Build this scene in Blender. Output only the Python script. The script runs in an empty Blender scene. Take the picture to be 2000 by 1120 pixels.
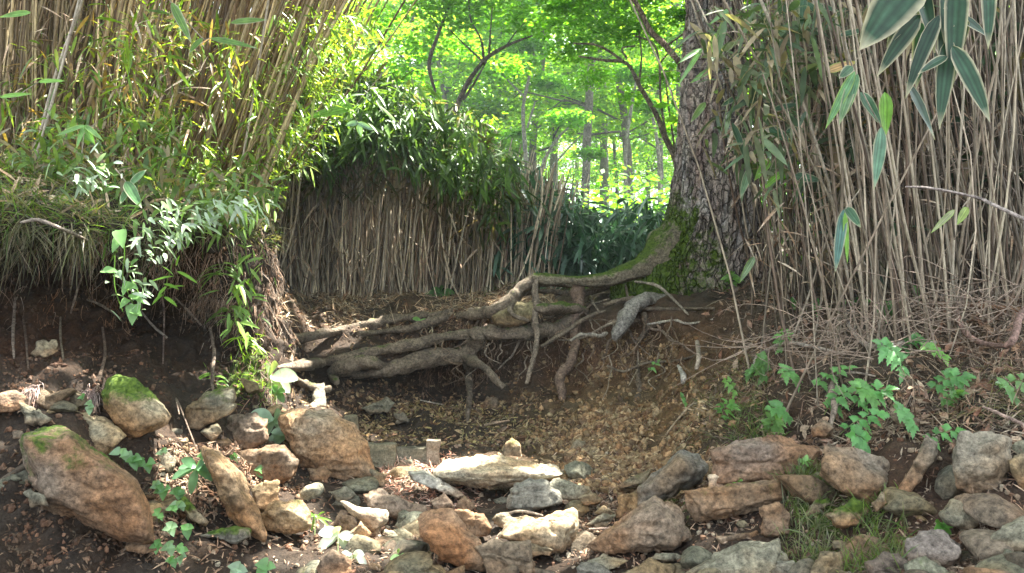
import bpy, bmesh, math, random
import numpy as np
from mathutils import Vector
random.seed(7); R=np.random.RandomState(11)
S=bpy.context.scene
# ---------------- camera, sky, sun, exposure ----------------
ZC=1.3; F=1556.0
cam=bpy.data.cameras.new('camera'); co=bpy.data.objects.new('camera',cam); S.collection.objects.link(co)
cam.lens=28.0; cam.sensor_width=36.0; cam.clip_start=0.05; cam.clip_end=500
co.location=(0,0,ZC); co.rotation_euler=(math.pi/2,0,0); S.camera=co
AZ=math.radians(50); EL=math.radians(68)
SUN=np.array([math.sin(AZ)*math.cos(EL),math.cos(AZ)*math.cos(EL),math.sin(EL)])
W=bpy.data.worlds.new("World"); S.world=W; W.use_nodes=True
nt=W.node_tree; sky=nt.nodes.new('ShaderNodeTexSky'); sky.sky_type='NISHITA'; sky.sun_disc=False
sky.sun_elevation=EL; sky.sun_rotation=AZ; sky.dust_density=2.5; sky.ozone_density=0.4
hs=nt.nodes.new('ShaderNodeHueSaturation'); hs.inputs['Saturation'].default_value=0.3
nt.links.new(sky.outputs[0],hs.inputs['Color']); nt.links.new(hs.outputs[0],nt.nodes['Background'].inputs[0])
nt.nodes['Background'].inputs[1].default_value=0.09
sl=bpy.data.lights.new('sun','SUN'); sl.energy=5.0; sl.angle=math.radians(0.5); sl.color=(1,0.95,0.86)
so=bpy.data.objects.new('sun',sl); S.collection.objects.link(so); so.rotation_euler=Vector(SUN).to_track_quat('Z','Y').to_euler()
S.view_settings.view_transform='Standard'; S.view_settings.look='None'; S.view_settings.gamma=1
S.view_settings.exposure=3.2
S.render.resolution_x=1024; S.render.resolution_y=573
S.cycles.max_bounces=7; S.cycles.diffuse_bounces=4; S.cycles.transmission_bounces=4

# ---------------- helpers ----------------
def _h(i,j,k,s):
    n=(i*374761393+j*668265263+k*2147483647+s*1274126177)&0xffffffff
    n=((n^(n>>13))*1274126177)&0xffffffff; n=((n^(n>>16))*2246822519)&0xffffffff
    return ((n^(n>>15))&0xffff)/32767.5-1
def noise(P,s=0):
    P=np.asarray(P,float); f=np.floor(P); t=P-f; t=t*t*(3-2*t); f=f.astype(np.int64)
    r=0
    for a in (0,1):
        wa=t[:,0] if a else 1-t[:,0]
        for b in (0,1):
            wb=t[:,1] if b else 1-t[:,1]
            for c in (0,1):
                wc=t[:,2] if c else 1-t[:,2]
                r=r+wa*wb*wc*_h(f[:,0]+a,f[:,1]+b,f[:,2]+c,s)
    return r
def fbm(P,o=4,s=0,g=.5):
    r=0;a=1;P=np.asarray(P,float)
    for i in range(o): r=r+a*noise(P,s+i*17); P=P*2.03+5.1; a*=g
    return r
def px(u,v,Y):
    u=np.asarray(u,float);v=np.asarray(v,float);Y=np.asarray(Y,float)
    return np.stack([(u-1000)/F*Y, Y+0*u, (560-v)/F*Y+ZC],-1)
def cr(pts,n):
    """Catmull-Rom through the rows of pts, n samples per span"""
    p=np.asarray(pts,float); p=np.vstack([2*p[0]-p[1],p,2*p[-1]-p[-2]]); out=[]
    t=(np.arange(n)/n)[:,None]
    for i in range(1,len(p)-2):
        a,b,c,d=p[i-1:i+3]
        out.append(.5*((2*b)+(-a+c)*t+(2*a-5*b+4*c-d)*t*t+(-a+3*b-3*c+d)*t**3))
    out.append(p[-2:-1]); return np.vstack(out)
class MB:
    def __init__(s): s.V=[];s.Fc=[];s.C=[];s.M=[];s.n=0
    def add(s,V,Fa,C=(1,1,1),M=0.0):
        V=np.asarray(V,float).reshape(-1,3); Fa=np.asarray(Fa)
        C=np.asarray(C,float)
        if C.ndim==1: C=np.tile(C,(len(V),1))
        M=np.full(len(V),M) if np.isscalar(M) else np.asarray(M)
        s.V.append(V); s.Fc.append(Fa+s.n); s.C.append(C); s.M.append(M); s.n+=len(V)
    def build(s,name,mat,parent=None,smooth=True,origin=None,**k):
        V=np.vstack(s.V); C=np.vstack(s.C); M=np.concatenate(s.M)
        if origin is None: origin=(V.min(0)+V.max(0))/2
        origin=np.asarray(origin,float); V=V-origin
        me=bpy.data.meshes.new(name)
        me.vertices.add(len(V)); me.vertices.foreach_set('co',V.ravel().astype(np.float32))
        L=np.concatenate([f.ravel() for f in s.Fc]); T=np.concatenate([np.full(len(f),f.shape[1]) for f in s.Fc])
        st=np.concatenate([[0],np.cumsum(T)[:-1]])
        me.loops.add(len(L)); me.loops.foreach_set('vertex_index',L.astype(np.int32))
        me.polygons.add(len(T)); me.polygons.foreach_set('loop_start',st.astype(np.int32))
        try: me.polygons.foreach_set('loop_total',T.astype(np.int32))
        except Exception: pass
        me.update(calc_edges=True)
        me.polygons.foreach_set('use_smooth',np.full(len(T),bool(smooth)))
        a=me.attributes.new('tint','FLOAT_COLOR','POINT'); a.data.foreach_set('color',np.hstack([C,np.ones((len(C),1))]).ravel().astype(np.float32))
        a=me.attributes.new('moss','FLOAT','POINT'); a.data.foreach_set('value',M.astype(np.float32))
        me.materials.append(mat)
        o=bpy.data.objects.new(name,me); S.collection.objects.link(o)
        if parent is not None:
            o.parent=parent; o.location=origin-np.array(parent.location)
        else: o.location=origin
        for a,b in k.items(): o[a]=b
        return o
def thing(name,label,cat,loc,group=None):
    o=bpy.data.objects.new(name,None); S.collection.objects.link(o); o.location=tuple(map(float,loc)); o.empty_display_size=.05
    o['label']=label; o['category']=cat
    if group: o['group']=group
    return o
def unit(a): return a/np.maximum(np.linalg.norm(a,axis=-1,keepdims=True),1e-9)

# ---- leaves, many at once ----
LT={'far':([0,.45,1],[.12,1,.03],2),'mid':([0,.3,.65,1],[.15,1,.75,.02],3),
    'lance':([0,.06,.2,.42,.65,.85,1],[.06,.45,.9,1,.85,.5,.01],3),
    'edge':([0,.05,.15,.3,.5,.68,.82,.93,1],[.06,.42,.85,1,.93,.74,.48,.2,.01],9),
    'heart':([0,.02,.15,.35,.6,.82,1],[.5,.9,1.08,1.0,.72,.35,.02],3),
    'oval':([0,.1,.3,.55,.8,.94,1],[.1,.55,.92,1,.75,.38,.02],3),
    'tooth':([0,.06,.10,.2,.24,.34,.38,.50,.53,.66,.69,.82,.84,1],[.08,.5,.35,1.0,.62,1.15,.7,1.0,.6,.8,.42,.5,.28,.01],3)}
for _k in ('heart','oval','lance'):
    _c=cr(np.stack([LT[_k][0],LT[_k][1]],1),5); _t=np.linspace(0,1,14); LT[_k+'_f']=(list(_t),list(np.interp(_t,_c[:,0],_c[:,1]).clip(.01,2)),3)
def leaves(mb,B,D,N,L,Wd,tint,kind='mid',bend=.25,fold=.25,edgecol=None,wave=0):
    B=np.atleast_2d(B);n=len(B);D=unit(np.broadcast_to(D,(n,3)));N=np.broadcast_to(N,(n,3))
    L=np.broadcast_to(L,n)[:,None];Wd=np.broadcast_to(Wd,n)[:,None]
    X=unit(np.cross(D,N));N=unit(np.cross(X,D)); bend=np.broadcast_to(bend,n)[:,None]
    ts,ws,k=LT[kind]; m=len(ts); off=np.linspace(-1,1,k) if k<5 else np.array([-1,-R.uniform(.6,.93),-.5,-.25,0,.25,.5,R.uniform(.6,.93),1])
    V=np.zeros((n,m,k,3))
    ph=R.rand(n,1)*6
    for i,(t,w) in enumerate(zip(ts,ws)):
        c=B+D*L*(t-.12*bend*t*t)-N*0+np.array([0,0,-1.])*L*bend*t*t*.8
        for j,o in enumerate(off):
            V[:,i,j]=c+X*Wd*.5*w*o+N*Wd*fold*(abs(o)*w)+(N*np.sin(ph+t*9+o*2)*Wd*wave if wave else 0)
    tint=np.broadcast_to(tint,(n,3))
    C=np.repeat(tint[:,None,:],m*k,1).reshape(n,m,k,3).copy()
    if kind=='edge' and edgecol is not None:
        C[:,:,2::2]*=1.25;C[:,:,3::2]*=.8;C[:,:,4]=C[:,:,4]*1.3
        C[:,:,0]=edgecol;C[:,:,-1]=edgecol;C[:,-1]=edgecol;C[:,-2]=C[:,-2]*.4+np.array(edgecol)*.6
    i,j=np.meshgrid(np.arange(m-1),np.arange(k-1),indexing='ij'); a=(i*k+j).ravel()
    q=np.stack([a,a+1,a+k+1,a+k],1)
    Fa=(q[None]+(np.arange(n)*m*k)[:,None,None]).reshape(-1,4)
    mb.add(V.reshape(-1,3),Fa,C.reshape(-1,3))
def sticks(mb,A,Bp,r0,r1,tint,bend=None,seg=4,sides=4,node=False):
    A=np.atleast_2d(A);Bp=np.atleast_2d(Bp);n=len(A)
    r0=np.broadcast_to(r0,n)[:,None];r1=np.broadcast_to(r1,n)[:,None]
    if bend is None: bend=np.zeros((n,3))
    D=unit(Bp-A); ref=np.where(np.abs(D[:,1:2])>.9,np.array([[1.,0,0]]),np.array([[0,1.,0]]))
    X=unit(np.cross(D,ref));Yv=np.cross(X,D); m=seg+1
    V=np.zeros((n,m,sides,3))
    for i in range(m):
        t=i/seg; c=A+(Bp-A)*t+bend*4*t*(1-t); r=r0+(r1-r0)*t
        for j in range(sides):
            a=2*math.pi*j/sides; V[:,i,j]=c+(X*math.cos(a)+Yv*math.sin(a))*r
    i,j=np.meshgrid(np.arange(seg),np.arange(sides),indexing='ij'); j2=(j+1)%sides
    q=np.stack([i*sides+j,i*sides+j2,(i+1)*sides+j2,(i+1)*sides+j],-1).reshape(-1,4)
    Fa=(q[None]+(np.arange(n)*m*sides)[:,None,None]).reshape(-1,4)
    tint=np.broadcast_to(tint,(n,3)); C=np.repeat(tint[:,None],m*sides,1).reshape(n,m,sides,3).copy()
    C*= (1+.25*R.randn(n,m,1,1)*.6).clip(.6,1.4)
    mb.add(V.reshape(-1,3),Fa,C.reshape(-1,3))
def tube(mb,pts,rad,sides=10,n=6,rough=.12,tint=(1,1,1),seed=0,moss=0.,fl=1.0,bark=.0):
    """one bent tube through world points pts with radii rad; moss follows upward faces"""
    d=cr(np.hstack([np.asarray(pts,float),np.asarray(rad,float)[:,None]]),n)
    P=d[:,:3];r=np.maximum(d[:,3],.0006);T=unit(np.gradient(P,axis=0))
    X=np.cross(T[0],[0.3,1,0.2]);X=X/np.linalg.norm(X);m=len(P);V=np.zeros((m,sides,3));NN=np.zeros((m,sides,3))
    ang=np.arange(sides)*2*math.pi/sides
    for i in range(m):
        X=X-T[i]*X.dot(T[i]);X/=np.linalg.norm(X);Yv=np.cross(T[i],X)
        nn=np.outer(np.cos(ang),X)+np.outer(np.sin(ang),Yv)
        NN[i]=nn;V[i]=P[i]+nn*r[i]*np.array([1,1,fl])
    rr=np.repeat(r,sides)[:,None];flat=V.reshape(-1,3)
    k=1/max(r.max(),.002)
    dsp=fbm(flat*k*.7+seed,3,seed)*rough
    if bark:
        a2=np.tile(ang,m);s2=np.repeat(np.cumsum(np.r_[0,np.linalg.norm(np.diff(P,axis=0),axis=1)]),sides)
        dsp=dsp+bark*(np.abs(noise(np.stack([np.cos(a2)*2.2,np.sin(a2)*2.2,s2*k*.35],1)*1.5,seed+3))-.3)
    flat=flat+NN.reshape(-1,3)*rr*dsp[:,None]
    i,j=np.meshgrid(np.arange(m-1),np.arange(sides),indexing='ij');j2=(j+1)%sides
    q=np.stack([i*sides+j,(i+1)*sides+j,(i+1)*sides+j2,i*sides+j2],-1).reshape(-1,4)
    mv=NN.reshape(-1,3)[:,2].clip(-.3,1)*moss
    tt=np.asarray(tint)*(1+.18*fbm(flat*k*.5,2,seed+9))[:,None]
    mb.add(flat,q,tt.clip(0,1),mv)
    for e,row in ((0,0),(m-1,m-1)):
        base=mb.n; c=P[row]+T[row]*r[row]*(.5 if e else -.5)
        mb.add(np.vstack([flat[row*sides:(row+1)*sides],c]),np.stack([np.arange(sides),(np.arange(sides)+1)%sides,np.full(sides,sides)],1) if e else np.stack([(np.arange(sides)+1)%sides,np.arange(sides),np.full(sides,sides)],1),np.asarray(tint),0.)
# ---- materials ----
def nodes(name):
    m=bpy.data.materials.new(name);m.use_nodes=True;t=m.node_tree;t.nodes.clear();return m,t
def nn(t,ty,**k):
    n=t.nodes.new(ty)
    for a,b in k.items():
        if a[0]=='_': setattr(n,a[1:],b)
        else: n.inputs[a.replace('__',' ')].default_value=b
    return n
def earthy(name,vary=.45,scale=18,bump=.6,bscale=60,rough=.9,moss=True,bdist=.006,patch=(1.25,.95,.75),stretch=None,spec=.3,thr=.55,fine=130.,fv=.45,plates=0):
    m,t=nodes(name);l=t.links.new
    at=nn(t,'ShaderNodeAttribute');at.attribute_name='tint'
    tc=nn(t,'ShaderNodeNewGeometry');pos=tc.outputs['Position']
    if stretch:
        mp=nn(t,'ShaderNodeMapping');mp.inputs['Scale'].default_value=stretch;l(pos,mp.inputs[0]);pos=mp.outputs[0]
    n1=nn(t,'ShaderNodeTexNoise',Scale=scale,Detail=8.,Roughness=.65);l(pos,n1.inputs['Vector'])
    r1=nn(t,'ShaderNodeMapRange');r1.inputs['From Min'].default_value=.3;r1.inputs['From Max'].default_value=.7
    r1.inputs['To Min'].default_value=1-vary;r1.inputs['To Max'].default_value=1+vary;l(n1.outputs[0],r1.inputs[0])
    mx=nn(t,'ShaderNodeMix',_data_type='RGBA',_blend_type='MULTIPLY');mx.inputs[0].default_value=1
    l(at.outputs['Color'],mx.inputs[6]);l(r1.outputs[0],mx.inputs[7])
    nf=nn(t,'ShaderNodeTexNoise',Scale=fine,Detail=5.,Roughness=.75);l(pos,nf.inputs['Vector'])
    rf=nn(t,'ShaderNodeMapRange');rf.inputs['From Min'].default_value=.35;rf.inputs['From Max'].default_value=.65
    rf.inputs['To Min'].default_value=1-fv;rf.inputs['To Max'].default_value=1+fv;l(nf.outputs[0],rf.inputs[0])
    mf=nn(t,'ShaderNodeMix',_data_type='RGBA',_blend_type='MULTIPLY');mf.inputs[0].default_value=1
    l(mx.outputs[2],mf.inputs[6]);l(rf.outputs[0],mf.inputs[7]);mx=mf
    n2=nn(t,'ShaderNodeTexNoise',Scale=scale*.3,Detail=4.);l(pos,n2.inputs['Vector'])
    r2=nn(t,'ShaderNodeMapRange');r2.inputs['From Min'].default_value=.42;r2.inputs['From Max'].default_value=.62;l(n2.outputs[0],r2.inputs[0])
    m2=nn(t,'ShaderNodeMix',_data_type='RGBA',_blend_type='MULTIPLY');l(r2.outputs[0],m2.inputs[0]);l(mx.outputs[2],m2.inputs[6]);m2.inputs[7].default_value=(*patch,1)
    col=m2.outputs[2]
    n3=nn(t,'ShaderNodeTexNoise',Scale=bscale,Detail=9.,Roughness=.7);l(pos,n3.inputs['Vector'])
    hgt=n3.outputs[0]
    if plates:
        mp=nn(t,'ShaderNodeMapping');mp.inputs['Scale'].default_value=(1,1,.38);l(tc.outputs['Position'],mp.inputs[0])
        nd=nn(t,'ShaderNodeTexNoise',Scale=9.,Detail=3.);l(tc.outputs['Position'],nd.inputs['Vector'])
        vm=nn(t,'ShaderNodeVectorMath',_operation='MULTIPLY_ADD');l(nd.outputs['Color'],vm.inputs[0]);vm.inputs[1].default_value=(.09,.09,.09);l(mp.outputs[0],vm.inputs[2])
        vo=nn(t,'ShaderNodeTexVoronoi',_feature='DISTANCE_TO_EDGE',Scale=plates);l(vm.outputs[0],vo.inputs['Vector'])
        v2=nn(t,'ShaderNodeMapRange');v2.inputs['From Min'].default_value=.0;v2.inputs['From Max'].default_value=.10;l(vo.outputs['Distance'],v2.inputs[0])
        v3=nn(t,'ShaderNodeMapRange');v3.inputs['To Min'].default_value=.62;v3.inputs['To Max'].default_value=1.1;l(v2.outputs[0],v3.inputs[0])
        m5=nn(t,'ShaderNodeMix',_data_type='RGBA',_blend_type='MULTIPLY');m5.inputs[0].default_value=1;l(col,m5.inputs[6]);l(v3.outputs[0],m5.inputs[7]);col=m5.outputs[2]
        ha=nn(t,'ShaderNodeMath',_operation='MULTIPLY_ADD');l(n3.outputs[0],ha.inputs[0]);ha.inputs[1].default_value=.5;l(v2.outputs[0],ha.inputs[2]);hgt=ha.outputs[0]
    if moss:
        ma=nn(t,'ShaderNodeAttribute');ma.attribute_name='moss'
        n4=nn(t,'ShaderNodeTexNoise',Scale=22.,Detail=6.,Roughness=.7);l(tc.outputs['Position'],n4.inputs['Vector'])
        ad=nn(t,'ShaderNodeMath',_operation='ADD');l(ma.outputs['Fac'],ad.inputs[0]);l(n4.outputs[0],ad.inputs[1])
        rr=nn(t,'ShaderNodeMapRange');rr.inputs['From Min'].default_value=thr+.25;rr.inputs['From Max'].default_value=thr+.42;l(ad.outputs[0],rr.inputs[0])
        n5=nn(t,'ShaderNodeTexNoise',Scale=90.,Detail=4.);l(tc.outputs['Position'],n5.inputs['Vector'])
        cr_=nn(t,'ShaderNodeValToRGB');cr_.color_ramp.elements[0].position=.3;cr_.color_ramp.elements[0].color=(.022,.05,.006,1);cr_.color_ramp.elements[1].position=.7;cr_.color_ramp.elements[1].color=(.115,.175,.022,1);l(n5.outputs[0],cr_.inputs[0])
        m3=nn(t,'ShaderNodeMix',_data_type='RGBA');l(rr.outputs[0],m3.inputs[0]);l(col,m3.inputs[6]);l(cr_.outputs[0],m3.inputs[7]);col=m3.outputs[2]
    bp=nn(t,'ShaderNodeBump',Strength=bump,Distance=bdist);l(hgt,bp.inputs['Height'])
    p=nn(t,'ShaderNodeBsdfPrincipled',Roughness=rough);p.inputs['Specular IOR Level'].default_value=spec
    l(col,p.inputs['Base Color']);l(bp.outputs[0],p.inputs['Normal'])
    o=nn(t,'ShaderNodeOutputMaterial');l(p.outputs[0],o.inputs[0]);return m
def leafy(name,trans=.45,rough=.4,tc=(1.5,1.5,.45),spec=.5,vein=True):
    m,t=nodes(name);l=t.links.new
    at=nn(t,'ShaderNodeAttribute');at.attribute_name='tint'
    g=nn(t,'ShaderNodeNewGeometry');n1=nn(t,'ShaderNodeTexNoise',Scale=35.,Detail=3.);l(g.outputs['Position'],n1.inputs['Vector'])
    r1=nn(t,'ShaderNodeMapRange');r1.inputs['From Min'].default_value=.3;r1.inputs['From Max'].default_value=.7;r1.inputs['To Min'].default_value=.75;r1.inputs['To Max'].default_value=1.25;l(n1.outputs[0],r1.inputs[0])
    mx=nn(t,'ShaderNodeMix',_data_type='RGBA',_blend_type='MULTIPLY');mx.inputs[0].default_value=1;l(at.outputs['Color'],mx.inputs[6]);l(r1.outputs[0],mx.inputs[7])
    p=nn(t,'ShaderNodeBsdfPrincipled',Roughness=rough);p.inputs['Specular IOR Level'].default_value=spec;l(mx.outputs[2],p.inputs['Base Color'])
    m2=nn(t,'ShaderNodeMix',_data_type='RGBA',_blend_type='MULTIPLY');m2.inputs[0].default_value=1;l(mx.outputs[2],m2.inputs[6]);m2.inputs[7].default_value=(*tc,1)
    tr=nn(t,'ShaderNodeBsdfTranslucent');l(m2.outputs[2],tr.inputs[0])
    ms=nn(t,'ShaderNodeMixShader');ms.inputs[0].default_value=trans;l(p.outputs[0],ms.inputs[1]);l(tr.outputs[0],ms.inputs[2])
    o=nn(t,'ShaderNodeOutputMaterial');l(ms.outputs[0],o.inputs[0]);return m
M_soil=earthy('soil',vary=.5,scale=14,bump=1.,bscale=45,bdist=.016,patch=(1.1,.92,.78),thr=.5)
M_rock=earthy('rock',vary=.4,scale=16,bump=1.,bscale=42,bdist=.012,patch=(1.2,.9,.66),thr=.56,rough=.85,fv=.6,fine=75.)
M_bark=earthy('bark',plates=30.,vary=.5,scale=26,bump=1.,bscale=48,bdist=.02,fv=.5,patch=(.8,.8,.85),thr=.52)
M_root=earthy('root_bark',vary=.4,scale=40,bump=1.,bscale=70,bdist=.012,patch=(.7,.7,.72),thr=.5,fv=.6,fine=90.)
M_cane=earthy('dry_cane',vary=.3,scale=50,bump=.3,bscale=140,bdist=.002,moss=False,patch=(.85,.8,.8),rough=.6,stretch=(1,1,.15))
M_wood=earthy('weathered_wood',vary=.35,scale=30,bump=.8,bscale=60,bdist=.004,moss=True,patch=(.85,.85,.8),stretch=(1,1,1))
M_litter=earthy('litter',vary=.3,scale=60,bump=.2,bscale=100,moss=False,patch=(1.1,.9,.8),rough=.8)
M_leaf=leafy('leaf'); M_glossleaf=leafy('glossy_leaf',spec=.35,trans=.3,rough=.42,tc=(1.2,1.5,.5)); M_sasa=leafy('sasa_leaf',trans=.25,rough=.3,tc=(1.2,1.5,.7),spec=.75); M_far=leafy('forest_leaf',trans=.6,rough=.5,tc=(1.75,1.95,.45),spec=.3)
# ---------------- terrain: sections (v,Y) of the gully, left bank to right bank ----------------
P1=[(340,9),(400,25),(430,70)]
def far(a): return a
COL={
-3500:[(1900,.5),(1400,.7),(1120,.9),(950,1.0),(780,1.1),(690,1.2),(620,1.3),(520,1.25),(430,1.2),(350,1.5),(325,2),(325,4),(340,9),(400,25),(430,70)],
-500:[(1900,.8),(1400,1.1),(1120,1.4),(950,1.6),(780,1.8),(690,2.0),(620,2.15),(520,2.1),(430,1.95),(350,2.3),(325,3),(325,5),(340,9),(400,25),(430,70)],
0:[(1900,1.0),(1350,1.4),(1120,1.75),(950,1.95),(780,2.15),(690,2.4),(610,2.62),(510,2.5),(435,2.3),(360,2.7),(328,3.4),(325,5),(340,9),(400,25),(430,70)],
130:[(1900,1.0),(1350,1.42),(1120,1.8),(950,2.0),(780,2.2),(690,2.5),(610,2.75),(515,2.62),(440,2.38),(370,2.8),(335,3.5),(330,5),(345,9),(400,25),(430,70)],
260:[(1900,1.05),(1350,1.5),(1120,1.88),(960,2.1),(800,2.35),(700,2.75),(630,3.1),(540,3.0),(455,2.62),(385,3.0),(345,3.7),(340,5),(350,9),(400,25),(430,70)],
400:[(1950,1.05),(1350,1.52),(1120,1.94),(980,2.2),(850,2.5),(760,2.8),(680,3.05),(590,3.2),(475,3.0),(400,3.35),(365,4.0),(360,5.5),(370,9),(410,25),(430,70)],
500:[(2000,1.0),(1380,1.52),(1120,1.97),(1000,2.3),(900,2.65),(800,2.95),(710,3.15),(620,3.3),(500,3.4),(430,3.65),(410,4.3),(420,6),(430,9),(440,25),(430,70)],
545:[(2000,1.0),(1380,1.52),(1120,1.99),(1000,2.35),(900,2.75),(810,3.1),(740,3.45),(680,3.7),(620,3.95),(580,4.3),(560,4.8),(560,6),(550,8.5),(500,25),(430,70)],
600:[(2100,.95),(1400,1.5),(1120,2.0),(1000,2.4),(900,2.85),(840,3.35),(790,3.85),(745,4.2),(700,4.25),(650,4.45),(612,4.9),(590,5.8),(565,8),(500,25),(430,70)],
720:[(2200,.92),(1400,1.48),(1120,2.0),(1000,2.45),(905,3.0),(855,3.5),(805,4.1),(750,4.35),(700,4.25),(650,4.5),(608,4.95),(585,5.7),(560,8),(500,25),(430,70)],
900:[(2300,.9),(1400,1.45),(1120,2.0),(1000,2.5),(912,3.1),(855,3.6),(810,4.3),(755,4.6),(690,4.45),(630,4.5),(592,4.95),(573,5.6),(555,8),(500,25),(430,70)],
1080:[(2300,.9),(1400,1.45),(1120,2.0),(1000,2.45),(925,2.95),(860,3.5),(790,4.1),(730,4.45),(660,4.45),(610,4.5),(585,4.9),(575,5.6),(552,8),(500,25),(430,70)],
1250:[(2200,.92),(1400,1.45),(1120,1.98),(1020,2.35),(940,2.8),(860,3.3),(780,3.75),(710,4.05),(650,4.25),(600,4.35),(570,4.7),(560,5.6),(545,8),(500,25),(430,70)],
1400:[(2100,.95),(1380,1.4),(1120,1.85),(1010,2.15),(900,2.5),(820,2.8),(740,3.2),(670,3.6),(620,3.9),(585,4.15),(565,4.6),(545,5.8),(525,8),(480,25),(430,70)],
1600:[(2000,1.0),(1350,1.35),(1120,1.75),(1000,2.0),(870,2.25),(800,2.45),(730,2.7),(670,2.95),(620,3.2),(590,3.6),(565,4.2),(535,5.8),(505,8),(470,25),(430,70)],
1800:[(1950,1.0),(1330,1.3),(1120,1.65),(1000,1.85),(870,2.05),(790,2.22),(715,2.42),(665,2.6),(615,2.8),(580,3.2),(555,3.9),(515,5.8),(480,8),(450,25),(430,70)],
2000:[(1900,1.0),(1300,1.25),(1120,1.55),(1000,1.7),(870,1.88),(790,2.05),(720,2.2),(670,2.35),(620,2.55),(580,3.0),(545,3.8),(495,5.8),(460,8),(440,25),(430,70)],
2500:[(1900,.8),(1300,1.0),(1120,1.25),(1000,1.35),(870,1.5),(790,1.6),(720,1.7),(670,1.8),(620,2.0),(580,2.4),(545,3.2),(495,5.0),(460,8),(440,25),(430,70)],
5500:[(1900,.5),(1300,.6),(1120,.75),(1000,.8),(870,.9),(790,1.0),(720,1.05),(670,1.1),(620,1.3),(580,1.7),(545,2.4),(495,4.0),(460,8),(440,25),(430,70)]}
for u_ in (-500,0,130,260,400):
    c_=COL[u_]
    for k_,d_ in ((5,.12),(6,.3),(7,.28)): c_[k_]=(c_[k_][0],c_[k_][1]+d_)
us=sorted(COL); NR=15
CU=np.array(us,float); CV=np.array([[p[0] for p in COL[u]] for u in us],float); CY=np.log(np.array([[p[1] for p in COL[u]] for u in us],float))
# refine across: many samples in the middle columns
def smooth_cols(x,A):
    i=np.clip(np.searchsorted(CU,x)-1,0,len(CU)-2); t=(x-CU[i])/(CU[i+1]-CU[i]); t=t*t*(3-2*t)*.6+t*.4
    t=t.reshape(-1,*([1]*(A.ndim-1))); return A[i]*(1-t)+A[i+1]*t
GU=np.unique(np.concatenate([np.linspace(-3500,-500,26),np.linspace(-500,0,40),np.linspace(0,2000,340),np.linspace(2000,2500,40),np.linspace(2500,5500,26)]))
gv=smooth_cols(GU,CV); gy=smooth_cols(GU,CY)
per=[8,12,22,26,26,24,22,22,20,16,18,12,10,8]
def rows(A):
    out=[]
    p=np.concatenate([2*A[:,:1]-A[:,1:2],A,2*A[:,-1:]-A[:,-2:-1]],1)
    for i in range(NR-1):
        a,b,c,d=[p[:,i+k][:,None] for k in range(4)]; t=(np.arange(per[i])/per[i])[None]
        out.append(.5*((2*b)+(-a+c)*t+(2*a-5*b+4*c-d)*t*t+(-a+3*b-3*c+d)*t**3))
    out.append(A[:,-1:]); return np.concatenate(out,1)
GV=rows(gv); GY=np.exp(rows(gy)); nc,nr=GV.shape
TOPR=sum(per[:9])
def Yt(u,v):
    """depth of the bank surface under pixel (u,v)"""
    i=int(np.clip(np.searchsorted(GU,u),0,nc-1)); V=GV[i]; 
    k=np.argmax(V<=v)
    if k==0: return float(GY[i,0] if v>=V[0] else GY[i,-1])
    t=(V[k-1]-v)/max(V[k-1]-V[k],1e-6); return float(GY[i,k-1]*(1-t)+GY[i,k]*t)
def on(u,v,off=0): return px(u,v,Yt(u,v)+off)
UU=np.repeat(GU[:,None],nr,1)
GP=px(UU,GV,GY)
gx=np.gradient(GP,axis=0);gr=np.gradient(GP,axis=1); GN=unit(np.cross(gx,gr)); 
GN=np.where((GN[...,2:3]<-0.5)&(GP[...,1:2]>6),-GN,GN)
if GN[nc//2,TOPR+20,2]<0: GN=-GN
fl=GP.reshape(-1,3)
amp=(.02+.012*np.clip(GY.ravel()-1.5,0,6)).clip(0,.07)
slope=((UU>1040)&(UU<1420)&(GV>640)&(GV<900)).ravel()
d=fbm(fl*4.5,3,3)*amp + fbm(fl*17,3,5)*.010 + np.abs(fbm(fl*45,2,8))*.006
lw=((UU<560)&(GV>450)&((GV<800)|((UU<320)&(GV>950)))).ravel()*1.; d=d+lw*(np.abs(fbm(fl*np.array([9,9,16]),3,12))*.05-.02)
rw=((UU>1380)&(GV>600)&(GV<850)).ravel()*1.; d=d+rw*(np.abs(fbm(fl*12,3,14))*.04-.015)
GPd=(fl+GN.reshape(-1,3)*d[:,None]).reshape(nc,nr,3)
# colour zones of the soil (its own colour)
def g2(u0,v0,su,sv): return np.exp(-((UU-u0)/su)**2-((GV-v0)/sv)**2)
dark=np.array([.036,.026,.018]);ochre=np.array([.115,.08,.04]);grey=np.array([.085,.066,.046]);red=np.array([.085,.048,.029])
zo=(g2(1230,800,170,110)*1.2+g2(1330,700,120,60)*.5+g2(1060,900,100,40)*.4).clip(0,1)[...,None]
zg=(g2(750,590,400,25)+g2(1700,660,500,110)+g2(850,960,120,60)).clip(0,1)[...,None]
zr=(g2(60,640,160,90)+g2(1750,1000,300,120)*.8+g2(1300,650,120,40)+g2(1180,700,130,50)*.6).clip(0,1)[...,None]
GC=dark[None,None]*np.ones_like(GP); GC=GC*(1-zg)+grey*zg; GC=GC*(1-zr*.8)+red*zr*.8; GC=GC*(1-zo)+ochre*zo; z2=(g2(1150,690,170,55)+g2(620,640,90,40)*.4+g2(1480,720,90,60)*.6).clip(0,1)[...,None]*.8; GC=GC*(1-z2)+np.array([.125,.08,.05])*z2
GM=(g2(1310,985,70,40)*.5+g2(1610,1010,60,45)*.6+g2(480,740,70,70)*.4+g2(350,400,400,60)*.2).ravel()
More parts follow.
